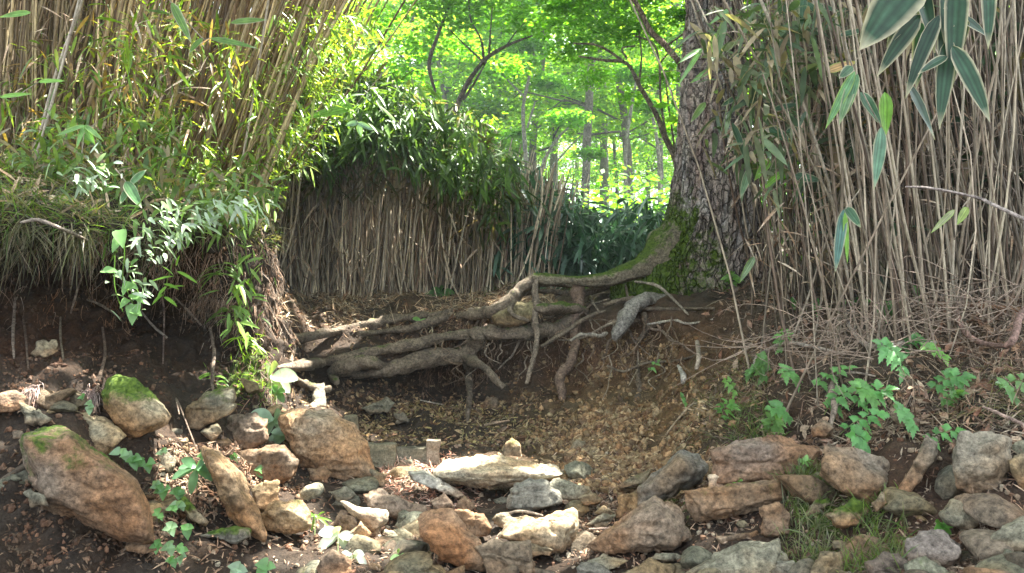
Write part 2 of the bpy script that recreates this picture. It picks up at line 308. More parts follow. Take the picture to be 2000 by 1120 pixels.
# rows under and behind the camera
back=[]; 
for (Y,z) in ((.45,.05),(-1.,-.25),(-4,-.6),(-40,-3)):
    back.append(np.stack([(GU-1000)/F*(abs(Y)*.7+.8)*1.0,np.full(nc,Y),np.full(nc,z)],-1))
full=np.concatenate([np.stack(back[::-1],1),GPd],1); C2=np.concatenate([np.tile(dark,(nc,4,1)),GC],1); M2=np.concatenate([np.zeros((nc,4)),GM.reshape(nc,nr)],1)
nr2=nr+4
i,j=np.meshgrid(np.arange(nc-1),np.arange(nr2-1),indexing='ij'); a=(i*nr2+j).ravel()
tq=np.stack([a,a+nr2,a+nr2+1,a+1],1)
mb=MB(); mb.add(full.reshape(-1,3),tq,C2.reshape(-1,3),M2.ravel())
ground=mb.build('ground',M_soil,origin=(0,0,0),kind='structure')
from mathutils.bvhtree import BVHTree
tri=tq; bvh=BVHTree.FromPolygons([tuple(p) for p in full.reshape(-1,3)],[tuple(map(int,f)) for f in tri])
def hit(u,v):
    d=Vector(px(u,v,1.)-np.array([0,0,ZC])); d.normalize(); h=bvh.ray_cast(Vector((0,0,ZC)),d)
    return (np.array(h[0]),np.array(h[1])) if h[0] is not None else (on(u,v),np.array([0,-1.,0]))
def gz(x,y):
    h=bvh.ray_cast(Vector((x,y,30)),Vector((0,0,-1))); return h[0].z if h[0] is not None else 0
def fwd(n,d=(0,-1,.3)):
    n=np.array(n); return n if n.dot(d)>0 else -n
def scatter(n,box,dens=None,ymax=7.5):
    """n random points on the visible ground with image centre-lines in box (u0,u1,v0,v1)"""
    if box[1]<=560: ymax=4.2
    if box[0]>=1340: ymax=4.6
    m=(GY[:-1,:-1]<ymax)&(UU[:-1,:-1]>box[0])&(UU[:-1,:-1]<box[1])&(GV[:-1,:-1]>box[2])&(GV[:-1,:-1]<box[3])
    I,J=np.nonzero(m); A=np.linalg.norm(np.cross(GPd[I+1,J]-GPd[I,J],GPd[I,J+1]-GPd[I,J]),axis=1)
    A=A/GY[I,J]**1.5*(.12+(fbm(GPd[I,J]*3.1,3,61)+.35).clip(0,1.3))
    if dens is not None: A=A*np.array(dens(UU[I,J],GV[I,J]))
    k=R.choice(len(I),n,p=A/A.sum()); a=R.rand(n,1);b=R.rand(n,1);I=I[k];J=J[k]
    P=GPd[I,J]*(1-a)*(1-b)+GPd[I+1,J]*a*(1-b)+GPd[I,J+1]*(1-a)*b+GPd[I+1,J+1]*a*b
    N=unit(np.cross(GPd[I+1,J]-GPd[I,J],GPd[I,J+1]-GPd[I,J])); s=np.sign((N*np.array([0,-.6,1])).sum(1,keepdims=True)); N=N*np.where(s==0,1,s)
    return P,N,UU[I,J],GV[I,J]

# ---------------- rocks ----------------
def ico(sub):
    bm=bmesh.new();bmesh.ops.create_icosphere(bm,subdivisions=sub,radius=1);bm.verts.ensure_lookup_table()
    V=np.array([v.co[:] for v in bm.verts]);Fa=np.array([[v.index for v in f.verts] for f in bm.faces]);bm.free();return V,Fa
ICO={k:ico(k) for k in (1,2,4,5,6)}
RC={'r':(.2,.15,.108),'g':(.19,.178,.125),'y':(.26,.215,.135),'p':(.34,.31,.22),'d':(.15,.14,.11),'b':(.17,.13,.09)}
def hullplanes(pts):
    bm=bmesh.new()
    for p in pts: bm.verts.new(p)
    r=bmesh.ops.convex_hull(bm,input=bm.verts); bm.normal_update()
    c=pts.mean(0); N=[];D=[]
    for f in bm.faces:
        n=np.array(f.normal[:]);l=np.linalg.norm(n)
        if l<.5: continue
        d=n.dot(np.array(f.verts[0].co[:])-c)
        if d<0:n=-n;d=-d
        if d>1e-4:N.append(n);D.append(d)
    bm.free();N=np.array(N);D=np.array(D);_,ix=np.unique(np.round(N*7).astype(int),axis=0,return_index=True)
    return c,N[ix],D[ix]
NROCK=0;RB=[]
def rock(label,code,pts,ridge=None,moss=0.,thick=.6,off=0.,lean=.35,Y=None,cat='rock',group='stones of the broken bank',name='rock',bulge=.2,tint=None):
    global NROCK;NROCK+=1;sd=NROCK*3.7
    p=np.array(pts,float);RB.append((p.mean(0),(p.max(0)-p.min(0))/2,label));uc,vc=p.mean(0);vb,vt=p[:,1].max(),p[:,1].min()
    if Y is None: Y=Yt(uc,.9*vb+.1*vc)
    Y+=off-.03; s=(p[:,0].max()-p[:,0].min())/F*Y; h=(vb-vt)/F*Y; sz=min(s,h)*.5+max(s,h)*.2
    tv=(vb-p[:,1])/(vb-vt)
    P=[px(p[:,0],p[:,1],Y+lean*h*tv)]
    if ridge is None:
        q=np.stack([uc+(p[:,0]-uc)*.84,vc+(p[:,1]-vc)*.80+.05*(vb-vt)],1); tl=math.sin(sd*3.1)*.35; P.append(px(q[:,0],q[:,1],Y-bulge*sz+lean*h*.55*(vb-q[:,1])/(vb-vt)+tl*(q[:,0]-uc)/F*Y))
    else:
        q=np.array(ridge,float); P.append(px(q[:,0],q[:,1],Y-bulge*sz))
    q=np.stack([uc+(p[:,0]-uc)*.72,vc+(p[:,1]-vc)*.7],1); P.append(px(q[:,0],q[:,1],Y+thick*sz*1.3+lean*h*.5))
    P=np.vstack(P); c,N,D=hullplanes(P)
    big=max(s,h)*F/Y; V,Fa=ICO[6 if big>150 else 5 if big>50 else 4]
    # warp directions by the rock's own extents so samples spread evenly
    ex=(P.max(0)-P.min(0))/2; Vd=unit(V*ex)
    ru=np.random.RandomState(NROCK*13+5); EN=ru.randn(8,3);EN[:,1]=-np.abs(EN[:,1])*1.6;EN=unit(EN/ex); sup=((P-c)@EN.T).max(0)
    N=np.vstack([N,EN]);D=np.r_[D,sup*ru.uniform(.9,1.,8)]
    k=(Vd@N.T)/D; km=k.max(1);rr=1/(km*((np.maximum(k,1e-3)/km[:,None])**160).sum(1)**(1/160.))
    Q=Vd*rr[:,None]
    nrm=unit(Q/ex**2)
    Q=Q+nrm*(fbm((Q+sd)*7,3,1)*.022*sz+fbm((Q+sd)*26,4,2)*.0065+np.abs(noise((Q+sd)*np.array([14,14,40]),9))*-.008)[:,None]
    te=fbm((Q+sd)*6.5,3,15);Q=Q+nrm*((np.floor(te*4)/4-te)*.016*min(1,sz*8))[:,None]
    cw=(Q+sd)*np.array([5,5,12])+.35*fbm((Q+sd)*9,2,33)[:,None];ck=np.abs(noise(cw,35));Q=Q-nrm*(np.where(ck<.06,.06-ck,0)*.12)[:,None]
    # facets: shallow chips
    ch=np.abs(noise((Q+sd)*11,4));Q=Q-nrm*(np.where(ch<.12,.12-ch,0)*.05)[:,None]
    W_=Q+c
    up=W_[:,0]/W_[:,1]*F+1000; vp=560-(W_[:,2]-ZC)/W_[:,1]*F
    fx=(p[:,0].max()-p[:,0].min())/(up.max()-up.min())*1.10; fz=(vb-vt)/(vp.max()-vp.min())*1.12
    Q=Q*np.array([fx,(fx+fz)/2,fz]); cc=px((p[:,0].max()+p[:,0].min())/2,(vb+vt)/2,c[1]); W_=Q+cc
    col=np.array([c*.87 for c in tint] if tint is not None else RC[code])*(1+.1*math.sin(sd*5))
    col=col*.85+.15*np.array([1.06,1.0,.82])*col.mean()*.95
    # iron stain low on the block, pale weathering skin on its upper faces
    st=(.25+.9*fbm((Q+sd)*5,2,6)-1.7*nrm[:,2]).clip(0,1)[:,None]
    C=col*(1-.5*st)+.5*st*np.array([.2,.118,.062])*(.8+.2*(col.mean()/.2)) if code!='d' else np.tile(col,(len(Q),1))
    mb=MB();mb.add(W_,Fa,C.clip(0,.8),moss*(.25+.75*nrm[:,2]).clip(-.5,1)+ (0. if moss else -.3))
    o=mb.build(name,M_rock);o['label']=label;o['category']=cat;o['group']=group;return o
LR='stones in the foot of the left bank';CR='stones along the trail bed';RR='stones in the foot of the right bank'
rock('large rust brown boulder with a mossy upper edge, low at the left','r',[(45,858),(52,842),(75,832),(125,833),(150,855),(185,890),(215,908),(257,925),(268,950),(280,985),(286,1040),(240,1040),(180,1012),(90,978),(78,930),(58,900)],ridge=[(60,860),(130,860),(180,905),(240,940),(262,985),(270,1025),(190,995),(100,960)],moss=.5,lean=.25,group=LR)
rock('pale grey flat slab tilted behind the large rust brown boulder','p',[(105,790),(140,797),(215,820),(240,838),(246,852),(225,870),(200,890),(170,872),(140,842),(115,815)],lean=.8,moss=.2,off=.06,tint=(.36,.34,.24),group=LR)
rock('brown stone with cracked green moss cap above the pale slab','y',[(192,770),(205,742),(225,737),(252,745),(300,780),(318,808),(310,826),(248,850),(222,830),(200,800)],ridge=[(215,775),(255,795),(300,815),(250,830),(225,800)],moss=.75,group=LR)
rock('brown stone cut off by the left edge of the picture','r',[(-40,765),(0,762),(35,762),(50,775),(42,795),(10,806),(-40,808)],group=LR)
rock('small lichen green stone under the brown stone at the left edge','g',[(35,790),(60,795),(95,825),(70,833),(45,830)],moss=.3,group=LR)
rock('angular olive stone with mossy right end below the grass tuft','g',[(365,800),(380,785),(430,762),(450,765),(458,790),(452,805),(410,825),(385,840),(370,833)],moss=.4,group=LR)
rock('rusty stone hanging under the mossy lip','r',[(440,860),(450,820),(500,812),(525,825),(524,860),(500,880),(460,880)],moss=.15,group=LR)
rock('brown block directly under the rusty hanging stone','b',[(465,905),(480,885),(560,874),(582,900),(578,932),(545,944),(490,932)],group=LR)
rock('long narrow stone leaning down to the right with a pale upper face','y',[(398,880),(425,883),(455,903),(482,935),(497,985),(516,1030),(510,1048),(480,1032),(445,1000),(430,960),(418,920)],ridge=[(415,900),(445,925),(462,960),(478,1000),(500,1038)],group=LR,tint=(.3,.22,.13))
rock('small whitish rounded stone beside the long leaning stone','p',[(497,958),(520,940),(545,945),(548,975),(527,1000),(503,995)],group=LR)
rock('buff stone with lichen streaks under the whitish rounded stone','y',[(512,1012),(545,980),(582,980),(606,995),(611,1030),(575,1041),(530,1032)],ridge=[(530,1000),(580,1002),(600,1020),(560,1030)],moss=.25,group=LR)
rock('flat dark green slab at the foot of the long leaning stone','d',[(398,1047),(440,1030),(490,1035),(492,1050),(465,1062),(420,1057)],moss=.5,group=LR)
rock('big two ridged boulder with an orange underside left of the step','y',[(545,815),(585,799),(640,806),(682,830),(702,862),(719,926),(645,929),(585,905),(570,872),(553,840)],ridge=[(575,868),(632,866),(665,895),(700,915),(650,830),(600,820)],tint=(.3,.24,.165),moss=.1,group=LR)
rock('small square stone tucked under the big two ridged boulder','b',[(603,918),(635,911),(647,925),(632,942),(606,937)],group=LR)
rock('yellow stone stuck in the bare soil of the left bank','y',[(62,690),(70,666),(104,668),(111,686),(80,698)],group=LR,off=-.03)
rock('small olive chip below the olive stone with mossy end','g',[(398,845),(425,828),(438,845),(415,860)],group=LR)
rock('yellow pebble upright in the dark gap of the left bank','y',[(357,860),(366,852),(376,858),(374,875),(364,883)],group=LR)
rock('mossy green wedge of stone under the small leafy plants','g',[(350,985),(365,975),(405,1020),(400,1028),(372,1015)],moss=.6,group=LR)
rock('grey shard of stone left under the large rust brown boulder','g',[(45,965),(60,955),(85,975),(92,990),(60,990)],group=LR,off=-.05)
rock('dark brown stone wedged below the end of the rust boulder','b',[(240,1050),(285,1045),(303,1075),(270,1085),(245,1075)],group=LR)
rock('brown chip at the very left side of the boulder wall','b',[(24,845),(45,842),(46,857),(26,858)],group=LR)
rock('orange brown stone with a white crest at the bottom edge of the picture','r',[(622,1135),(630,1085),(652,1073),(680,1078),(692,1090),(694,1135)],group=CR)
rock('big orange sided wedge with a rough grey sunlit top','r',[(826,1020),(855,1003),(888,1012),(908,1041),(932,1062),(953,1096),(946,1115),(915,1112),(870,1099),(833,1055)],ridge=[(838,1050),(870,1075),(915,1085),(935,1095),(880,1060)],tint=(.34,.21,.12),group=CR)
rock('blunt brown block in front of the pale topped stone','b',[(934,1064),(970,1052),(1028,1056),(1034,1084),(1042,1118),(958,1126),(950,1087)],lean=.2,tint=(.23,.17,.11),group=CR)
rock('wedge shaped step stone with a broad pale top in the trail','p',[(990,1046),(1009,1026),(1073,1008),(1119,998),(1129,1023),(1132,1047),(1100,1079),(1050,1062),(994,1052)],ridge=[(994,1050),(1040,1047),(1085,1033),(1095,1055),(1100,1072),(1122,1030)],lean=.5,tint=(.36,.31,.21),group=CR)
rock('dark grey boulder under the right end of the sunlit slab','d',[(990,965),(1012,948),(1031,938),(1061,941),(1082,962),(1090,986),(1052,994),(1012,999),(990,995)],moss=.2,group=CR,tint=(.22,.21,.17))
rock('long flat sunlit slab bridging the trail like a step','p',[(849,925),(876,901),(937,891),(973,892),(990,898),(1073,911),(1081,926),(1067,938),(994,953),(934,946),(882,945),(858,934)],ridge=[(868,925),(937,927),(982,926),(1043,922),(1070,928)],lean=1.6,thick=.5,off=-.1,bulge=.35,tint=(.46,.42,.31),group=CR)
rock('upright yellow mossy stone behind the sunlit slab','y',[(982,894),(988,865),(1000,856),(1013,865),(1019,893)],moss=.35,group=CR)
rock('low jagged stone cluster right of the dark grey boulder','g',[(1058,946),(1104,938),(1152,945),(1165,962),(1149,980),(1107,974)],moss=.1,group=CR,lean=.6)
rock('reddish block below the sunlit litter slope','b',[(892,1001),(949,1004),(962,1032),(952,1050),(906,1042)],group=CR)
rock('small brown triangular stone above the reddish block','b',[(892,991),(909,973),(928,992),(915,1003)],group=CR)
rock('orange chunk at the lower end of the sunlit litter slope','r',[(843,979),(870,965),(890,990),(895,1016),(862,1004)],group=CR)
rock('long orange brown stone lying across the left of the trail','r',[(707,968),(721,957),(757,966),(821,991),(826,1006),(786,1017),(743,997),(711,982)],lean=.5,group=CR)
rock('pointed stone with a flat whitish top below the long orange stone','r',[(678,982),(711,986),(764,996),(765,1016),(748,1048),(728,1046),(705,1012)],ridge=[(712,1003),(752,1010),(740,1035)],tint=(.33,.27,.19),group=CR)
rock('small brown stone left of the pointed flat topped stone','b',[(650,1027),(671,1002),(696,1009),(704,1030),(675,1042)],group=CR)
rock('brown pebble under the pointed flat topped stone','y',[(678,1055),(708,1023),(728,1045),(714,1064)],tint=(.28,.21,.13),group=CR)
rock('grey stone at the foot of the wooden board','g',[(768,913),(774,898),(803,897),(808,913)],group=CR)
rock('grey brown stone below the small square stone','g',[(646,959),(675,952),(694,966),(664,982)],group=CR)
rock('sunlit white slab leading down from the wooden stake','p',[(800,922),(830,920),(858,934),(902,962),(896,972),(858,955),(806,936)],lean=1.1,off=-.05,tint=(.45,.42,.35),group=CR)
rock('flat grey stone beside the wooden board','g',[(720,916),(757,924),(745,950),(724,940)],moss=.1,group=CR)
rock('rounded yellow stone beneath the slate grey triangle','y',[(1204,1008),(1210,974),(1226,965),(1256,962),(1260,992),(1240,1009)],moss=.2,group=RR)
rock('thin green flagstone above the rounded yellow stone','g',[(1207,952),(1225,935),(1267,922),(1257,944),(1212,957)],moss=.3,lean=1.,group=RR)
rock('slate grey triangular boulder with a smooth face','d',[(1254,947),(1300,910),(1338,881),(1363,891),(1382,911),(1372,940),(1347,952),(1302,969),(1262,990)],ridge=[(1270,950),(1330,895),(1360,920),(1300,958)],tint=(.2,.19,.16),group=RR)
rock('large reddish triangular boulder with an olive left edge','r',[(1171,1077),(1220,1035),(1296,982),(1322,983),(1346,1011),(1361,1062),(1332,1081),(1211,1086)],ridge=[(1225,1050),(1290,1010),(1335,1045),(1330,1070),(1230,1078)],tint=(.26,.19,.13),moss=.2,group=RR)
rock('wide purplish slab at the top of the right rock wall','b',[(1402,880),(1484,863),(1523,853),(1560,862),(1600,880),(1600,907),(1569,920),(1526,936),(1423,948),(1408,938)],ridge=[(1410,890),(1490,872),(1590,888),(1585,905),(1520,928),(1420,938)],lean=.15,tint=(.22,.165,.125),moss=.15,group=RR)
rock('mossy brown slab directly under the wide purplish slab','b',[(1345,962),(1423,952),(1526,938),(1531,974),(1514,990),(1484,996),(1411,1006),(1367,1019),(1350,992)],ridge=[(1365,970),(1515,950),(1520,975),(1410,998),(1375,1003)],lean=.15,tint=(.23,.175,.12),moss=.3,group=RR)
rock('square brown stone right of the dark recess','b',[(1487,995),(1526,985),(1547,1011),(1543,1045),(1487,1048)],lean=.2,group=RR,tint=(.2,.16,.12))
rock('broad olive grey slab rising along the bottom edge','g',[(1350,1130),(1408,1093),(1478,1056),(1500,1050),(1540,1052),(1555,1095),(1530,1140)],lean=.8,moss=.15,group=RR)
rock('small white cube of stone on the mossy slab','p',[(1382,929),(1405,927),(1411,950),(1387,956)],lean=.2,off=-.14,tint=(.5,.46,.38),group=RR)
rock('brown stone inside the dark recess','b',[(1405,1052),(1478,1035),(1482,1053),(1417,1066)],off=.02,group=RR)
rock('green stone in the gully right of the pale step stone','g',[(1150,1025),(1180,1004),(1204,1004),(1194,1027),(1165,1032)],moss=.15,group=CR)
rock('flat greenish slab lying at the bottom centre right','g',[(1131,1098),(1179,1083),(1221,1093),(1196,1113),(1134,1125)],lean=1.,group=CR)
rock('dark triangular stone at the bottom edge below the flat greenish slab','d',[(1125,1135),(1140,1100),(1170,1098),(1200,1120),(1195,1138)],group=CR)
rock('small rounded stone in front of the pale step stone','g',[(1032,1066),(1067,1063),(1083,1074),(1074,1088),(1034,1084)],group=CR)
rock('narrow dark stone leaning between the trail and the reddish triangle','d',[(1155,1068),(1192,1032),(1211,1038),(1171,1073)],group=CR)
rock('flat olive stone on the bottom edge right of centre','g',[(1223,1125),(1277,1096),(1332,1101),(1350,1125),(1290,1135)],lean=.9,group=RR)
rock('thin slab under the reddish triangular boulder','g',[(1271,1096),(1287,1079),(1332,1085),(1340,1098)],lean=.8,group=RR)
rock('brown rock with a rust band and grey top, tilting down right','b',[(1609,927),(1620,905),(1621,877),(1671,875),(1704,891),(1732,899),(1737,949),(1711,970),(1695,982),(1661,967)],ridge=[(1618,915),(1665,930),(1715,948),(1690,970),(1650,950)],tint=(.24,.2,.15),group=RR)
rock('narrow stone standing up diagonally left of the square block','y',[(1760,957),(1796,888),(1811,858),(1833,870),(1830,891),(1805,934),(1770,965)],tint=(.27,.22,.16),group=RR)
rock('large square grey block with pale lichen speckles near the right edge','g',[(1861,876),(1876,851),(1929,848),(1970,863),(1966,906),(1963,967),(1914,960),(1870,950),(1863,920)],ridge=[(1872,880),(1950,872),(1955,945),(1880,935)],lean=.12,tint=(.31,.27,.2),group=RR)
rock('grey stone cut by the right edge beside the square block','g',[(1968,900),(2000,886),(2030,900),(2030,950),(1993,950),(1975,924)],group=RR)
rock('yellow pointed stone sitting in the grass','y',[(1704,983),(1721,965),(1733,984),(1714,1001)],off=-.04,group=RR)
rock('grey stone with brown underside below the square block','g',[(1836,1004),(1857,984),(1904,980),(1926,995),(1908,1028),(1868,1035),(1843,1015)],moss=.25,group=RR)
rock('crumbly grey boulder low on the right','g',[(1773,1060),(1796,1034),(1843,1041),(1872,1063),(1876,1084),(1821,1114),(1782,1107)],tint=(.24,.2,.17),group=RR)
rock('greenish slab in the bottom right corner','g',[(1930,1068),(1964,1027),(2000,1015),(2040,1030),(2030,1075),(1964,1080)],moss=.15,group=RR)
rock('small mossy stone left under the rust banded rock','g',[(1578,1000),(1593,977),(1621,970),(1627,984),(1600,1003)],moss=.6,group=RR)
rock('grey green stone half hidden by grass','g',[(1621,1008),(1671,977),(1700,988),(1695,1024),(1643,1032)],moss=.6,group=RR)
rock('grey stone at the bottom edge under the grass tuft','g',[(1582,1130),(1604,1081),(1636,1090),(1655,1130)],group=RR)
rock('dark grey stone on the bottom edge next to the olive slab','g',[(1500,1130),(1507,1098),(1546,1098),(1558,1130)],tint=(.2,.2,.16),group=RR)
rock('brown stone with a dark hollow under the green leaves','b',[(1743,818),(1764,805),(1798,827),(1790,842),(1761,842)],group=RR)
rock('small beige stone high on the right slope','y',[(1655,774),(1663,754),(1681,756),(1675,771)],group=RR)
rock('reddish stone on top of the wide purplish slab','b',[(1584,840),(1604,823),(1626,841),(1619,857),(1589,855)],group=RR)
rock('small grey flat stone in the grass at the lower right','g',[(1629,1058),(1661,1055),(1666,1070),(1632,1073)],group=RR)
rock('dark cracked stone at the bottom edge right of the grass','d',[(1688,1098),(1721,1081),(1771,1091),(1788,1130),(1700,1135)],tint=(.17,.13,.1),group=RR)
rock('light green stone between the trail edge and the jagged cluster','g',[(1130,975),(1152,966),(1176,978),(1165,990),(1140,990)],group=CR)
rock('little flat stone above the green gully stone','g',[(1168,1002),(1185,992),(1208,1000),(1200,1010)],group=CR)
rock('green grey stone between the reddish block and the pale step','g',[(958,1015),(985,1003),(1010,1020),(985,1032),(962,1030)],group=CR)
rock('small grey stone behind the pale step stone','g',[(1005,1010),(1030,1003),(1052,1012),(1030,1022)],group=CR)
rock('olive stone held in the loop of the tree roots','y',[(963,618),(985,603),(1014,592),(1040,596),(1043,624),(1007,638),(972,635)],Y=4.3,tint=(.21,.175,.085),moss=.25,group='stones around the tree roots')
rock('grey rock lying in the hollow under the lowest root','g',[(712,800),(757,779),(772,789),(762,807),(730,812)],group='stones around the tree roots')
rock('dark stone below the grey rock in the hollow','d',[(768,812),(785,806),(798,822),(775,828)],group='stones around the tree roots')
rock('brown stone on the litter right of the hollow','b',[(938,800),(955,776),(975,782),(972,803)],group='stones around the tree roots')
rock('rounded stone at the foot of the slope by the stick','g',[(1115,878),(1128,860),(1145,868),(1140,885)],group='stones around the tree roots')
rock('grey stone wedged on the slope under the rounded one','g',[(1136,880),(1152,870),(1165,880),(1150,892)],group='stones around the tree roots')
# loose rubble filling the foot of both banks (too many small pieces for names of their own)
CUT=[',']+[' '+w for w in 'with under behind beside below above left right at in on directly hanging cut tilted leaning lying wedged tucked stuck between next sitting low half across high inside held standing rising bridging leading just of sided'.split()]
def stonelabel(P,s,cd,shape):
    u=P[0]/P[1]*F+1000;v=560-(P[2]-ZC)/P[1]*F
    c,h,l=min(RB,key=lambda r:((u-r[0][0])/(r[1][0]+15))**2+((v-r[0][1])/(r[1][1]+15))**2)
    k=len(l)
    for w in CUT:
        j=l.find(w+' ' if w!=',' else w,8)
        if j>0:k=min(k,j)
    dx=(u-c[0])/(h[0]+1);dy=(v-c[1])/(h[1]+1);side=('right of' if dx>0 else 'left of') if abs(dx)>abs(dy) else ('just below' if dy>0 else 'just above')
    return ' '.join(f"{'tiny' if s<.02 else 'small' if s<.035 else 'fist sized'} {dict(r='rusty brown',g='olive grey',y='yellowish',b='dark brown',p='pale',d='dark grey')[cd]} {shape} stone {side} the {l[:k].strip()}".split()[:16])
def boulders(n,box,lo,hi,label,grp,dens=None):
    P,N,u,v=scatter(n*5,box,dens)
    free=[i for i in range(n*5) if all(((P[i,0]/P[i,1]*F+1000-c[0])/(h[0]+7))**2+((560-(P[i,2]-ZC)/P[i,1]*F-c[1])/(h[1]+7))**2>1 for c,h,_ in RB)]
    P=P[free];N=N[free];n=min(n,len(P))
    for i in range(n):
        s=lo+(hi-lo)*R.rand()**1.6; V,Fa=ICO[4 if s>.03 else 2+0]
        cd=random.choice('rggybpdb')
        Nn=unit(R.randn(13,3)); D=R.uniform(.62,1.,13)
        k=(V@Nn.T)/D; km=k.max(1).clip(.8,9);Q=V/km[:,None]
        Q=Q*np.array([1.15,.9,R.uniform(.4,.8)])*s; a=R.rand()*6.28; c_,s_=math.cos(a),math.sin(a)
        Q=Q@np.array([[c_,s_,0],[-s_,c_,0],[0,0,1]]); b=R.randn()*.45; Q=Q@np.array([[math.cos(b),0,math.sin(b)],[0,1,0],[-math.sin(b),0,math.cos(b)]])
        Q=Q+V*(fbm((Q+i)*30,3,2)*.05*s)[:,None]
        mb=MB(); mb.add(Q+P[i]+N[i]*s*.1,Fa,np.array(RC[cd])*(.55+.4*R.rand())*np.array([.95,1,1]),R.uniform(-.3,.25)*max(0,N[i][2]))
        o=mb.build('loose_stone',M_rock); o['label']=stonelabel(P[i],s,cd,'flat' if Q[:,2].std()<.33*Q[:,0].std() else 'angular');o['category']='stone';o['group']=grp
boulders(80,(560,1340,940,1180),.012,.06,'loose angular stone packed among the larger rocks of the trail bed','loose stones in the trail bed')
boulders(30,(0,560,780,1000),.010,.045,'loose angular stone caught in the rocky foot of the left bank','loose stones at the left bank')
boulders(65,(1330,2050,870,1180),.012,.065,'loose angular stone caught in the rocky foot of the right bank','loose stones at the right bank')
def gravel(n,box,lo,hi,cols,label,dens=None):
    P,N,u,v=scatter(n,box,dens); V,Fa=ICO[1]; mb=MB()
    sc=(lo+(hi-lo)*R.rand(n)**3)[:,None,None]; Q=V[None]*(1+.25*R.randn(n,12 if len(V)==12 else len(V),1))*sc*(.6+.6*R.rand(n,1,3))
    Q=Q+(P+N*sc[:,:,0]*.3)[:,None]; nv=len(V)
    C=np.array(cols)[R.randint(len(cols),size=n)]*(.6+.7*R.rand(n,1)); C=np.repeat(C[:,None],nv,1)
    mb.add(Q.reshape(-1,3),(Fa[None]+(np.arange(n)*nv)[:,None,None]).reshape(-1,3),C.reshape(-1,3))
    mb.build('gravel',M_litter,smooth=False,kind='stuff',label=label)
gravel(8000,(1000,1450,660,960),.002,.019,[(.24,.17,.09),(.18,.12,.06),(.12,.08,.045),(.3,.23,.13)],'ochre gravel and crumbs covering the slope under the tree',lambda u,v: np.exp(-((u-1230)/140)**2-((v-820)/110)**2)+.12)
gravel(9000,(300,2000,860,1150),.002,.010,[(.22,.17,.12),(.15,.1,.065),(.14,.08,.05),(.3,.26,.19)],'fine gravel and crumbs between the rocks')
gravel(4000,(0,620,480,1100),.003,.010,[(.09,.055,.035),(.13,.08,.05)],'soil crumbs on the left bank')
gravel(5000,(560,1100,600,880),.003,.012,[(.1,.065,.04),(.16,.11,.07)],'soil crumbs in the hollow under the roots')
# ---------------- the big tree with its roots ----------------
YT=4.62
tree=thing('broadleaf_tree','big old tree with flaking grey bark, mossy flared foot and exposed roots on the ledge','tree',px(1390,560,YT))
# rows: v, left edge u, right edge u
prof=[(-3600,1372,1412),(-2600,1352,1425),(-1500,1345,1432),(-600,1345,1440),(-200,1343,1446),(0,1341,1450),(150,1333,1456),(250,1328,1464),(350,1318,1476),(420,1302,1486),(465,1278,1496),(500,1245,1506),(530,1215,1516),(560,1200,1530),(610,1215,1530)]
pf=np.array(prof,float); vv=np.concatenate([np.linspace(-3600,-100,60),np.linspace(-90,610,330)])
def smooth_interp(x,xp,fp):
    d=cr(np.stack([xp,fp],1),12); return np.interp(x,d[:,0],d[:,1])
lu=smooth_interp(vv,pf[:,0],pf[:,1]);ru=smooth_interp(vv,pf[:,0],pf[:,2])
NA=280; th=np.arange(NA)*2*math.pi/NA
cx=((lu+ru)/2-1000)/F*YT; rx=(ru-lu)/2/F*YT; z=(560-vv)/F*YT+ZC; ry=np.minimum(rx,.27+.0*rx)*1.0
TH,ZZ=np.meshgrid(th,z); RX=rx[:,None];RYY=ry[:,None]
foot=np.clip((1.7-ZZ)/.45,0,1)**2
but=1+foot*.10*np.cos(TH*5+.6)+foot*.06*np.cos(TH*9)+.03*np.cos(TH*3+ZZ*1.5)
Xc=cx[:,None]+RX*but*np.cos(TH); Yc=YT+RYY*but*np.sin(TH)
P=np.stack([Xc,Yc,ZZ+0*TH],-1)
s_=np.stack([np.cos(TH)*3.2,np.sin(TH)*3.2,ZZ*2.6],-1).reshape(-1,3)
wob=fbm(s_*.8,3,31)*.35
q=s_+np.stack([wob,wob,wob*1.5],1)
fis=np.abs(noise(q*np.array([1.7,1.7,1.1]),40)); fis2=np.abs(noise(q*np.array([4,4,2.6]),41))
dsp=-np.where(fis<.22,(.22-fis)*.085,0)-np.where(fis2<.15,(.15-fis2)*.04,0)+fbm(q*3,3,42)*.010+fbm(q*14,3,43)*.005
dirn=np.stack([np.cos(TH),np.sin(TH),0*TH],-1).reshape(-1,3)
Pd=P.reshape(-1,3)+dirn*dsp[:,None]
base=np.array([.33,.28,.235]);lich=np.array([.42,.44,.42]);rd=np.array([.2,.12,.09])
k1=(fbm(q*1.6,3,50)*.9).clip(0,1)[:,None]*(0.6*((ZZ.ravel()>1.5))[:,None]);k2=(fbm(q*1.3,3,51)*1.2).clip(0,1)[:,None]
C=base*(1-k1)+lich*k1;C=C*(1-k2*.6)+rd*k2*.6; C=C*(1-.55*(fis<.1)[:,None])
cosl=-np.cos(TH).ravel();zz=ZZ.ravel()
mossv=(.47*np.clip((1.95-zz)/.5,0,1)+.22*np.clip((2.5-zz)/1,0,1)*(cosl>.5)+.15*cosl-.1)
mossv=np.where(zz>2.6,-.2+.42*(cosl>.7),mossv)*(.6+.4*(cosl>-.2))
i,j=np.meshgrid(np.arange(len(vv)-1),np.arange(NA),indexing='ij');j2=(j+1)%NA
mb=MB();mb.add(Pd,np.stack([i*NA+j,(i+1)*NA+j,(i+1)*NA+j2,i*NA+j2],-1).reshape(-1,4),C.clip(.02,.6),mossv)
mb.build('trunk',M_bark,tree)
RT=(.175,.14,.10)
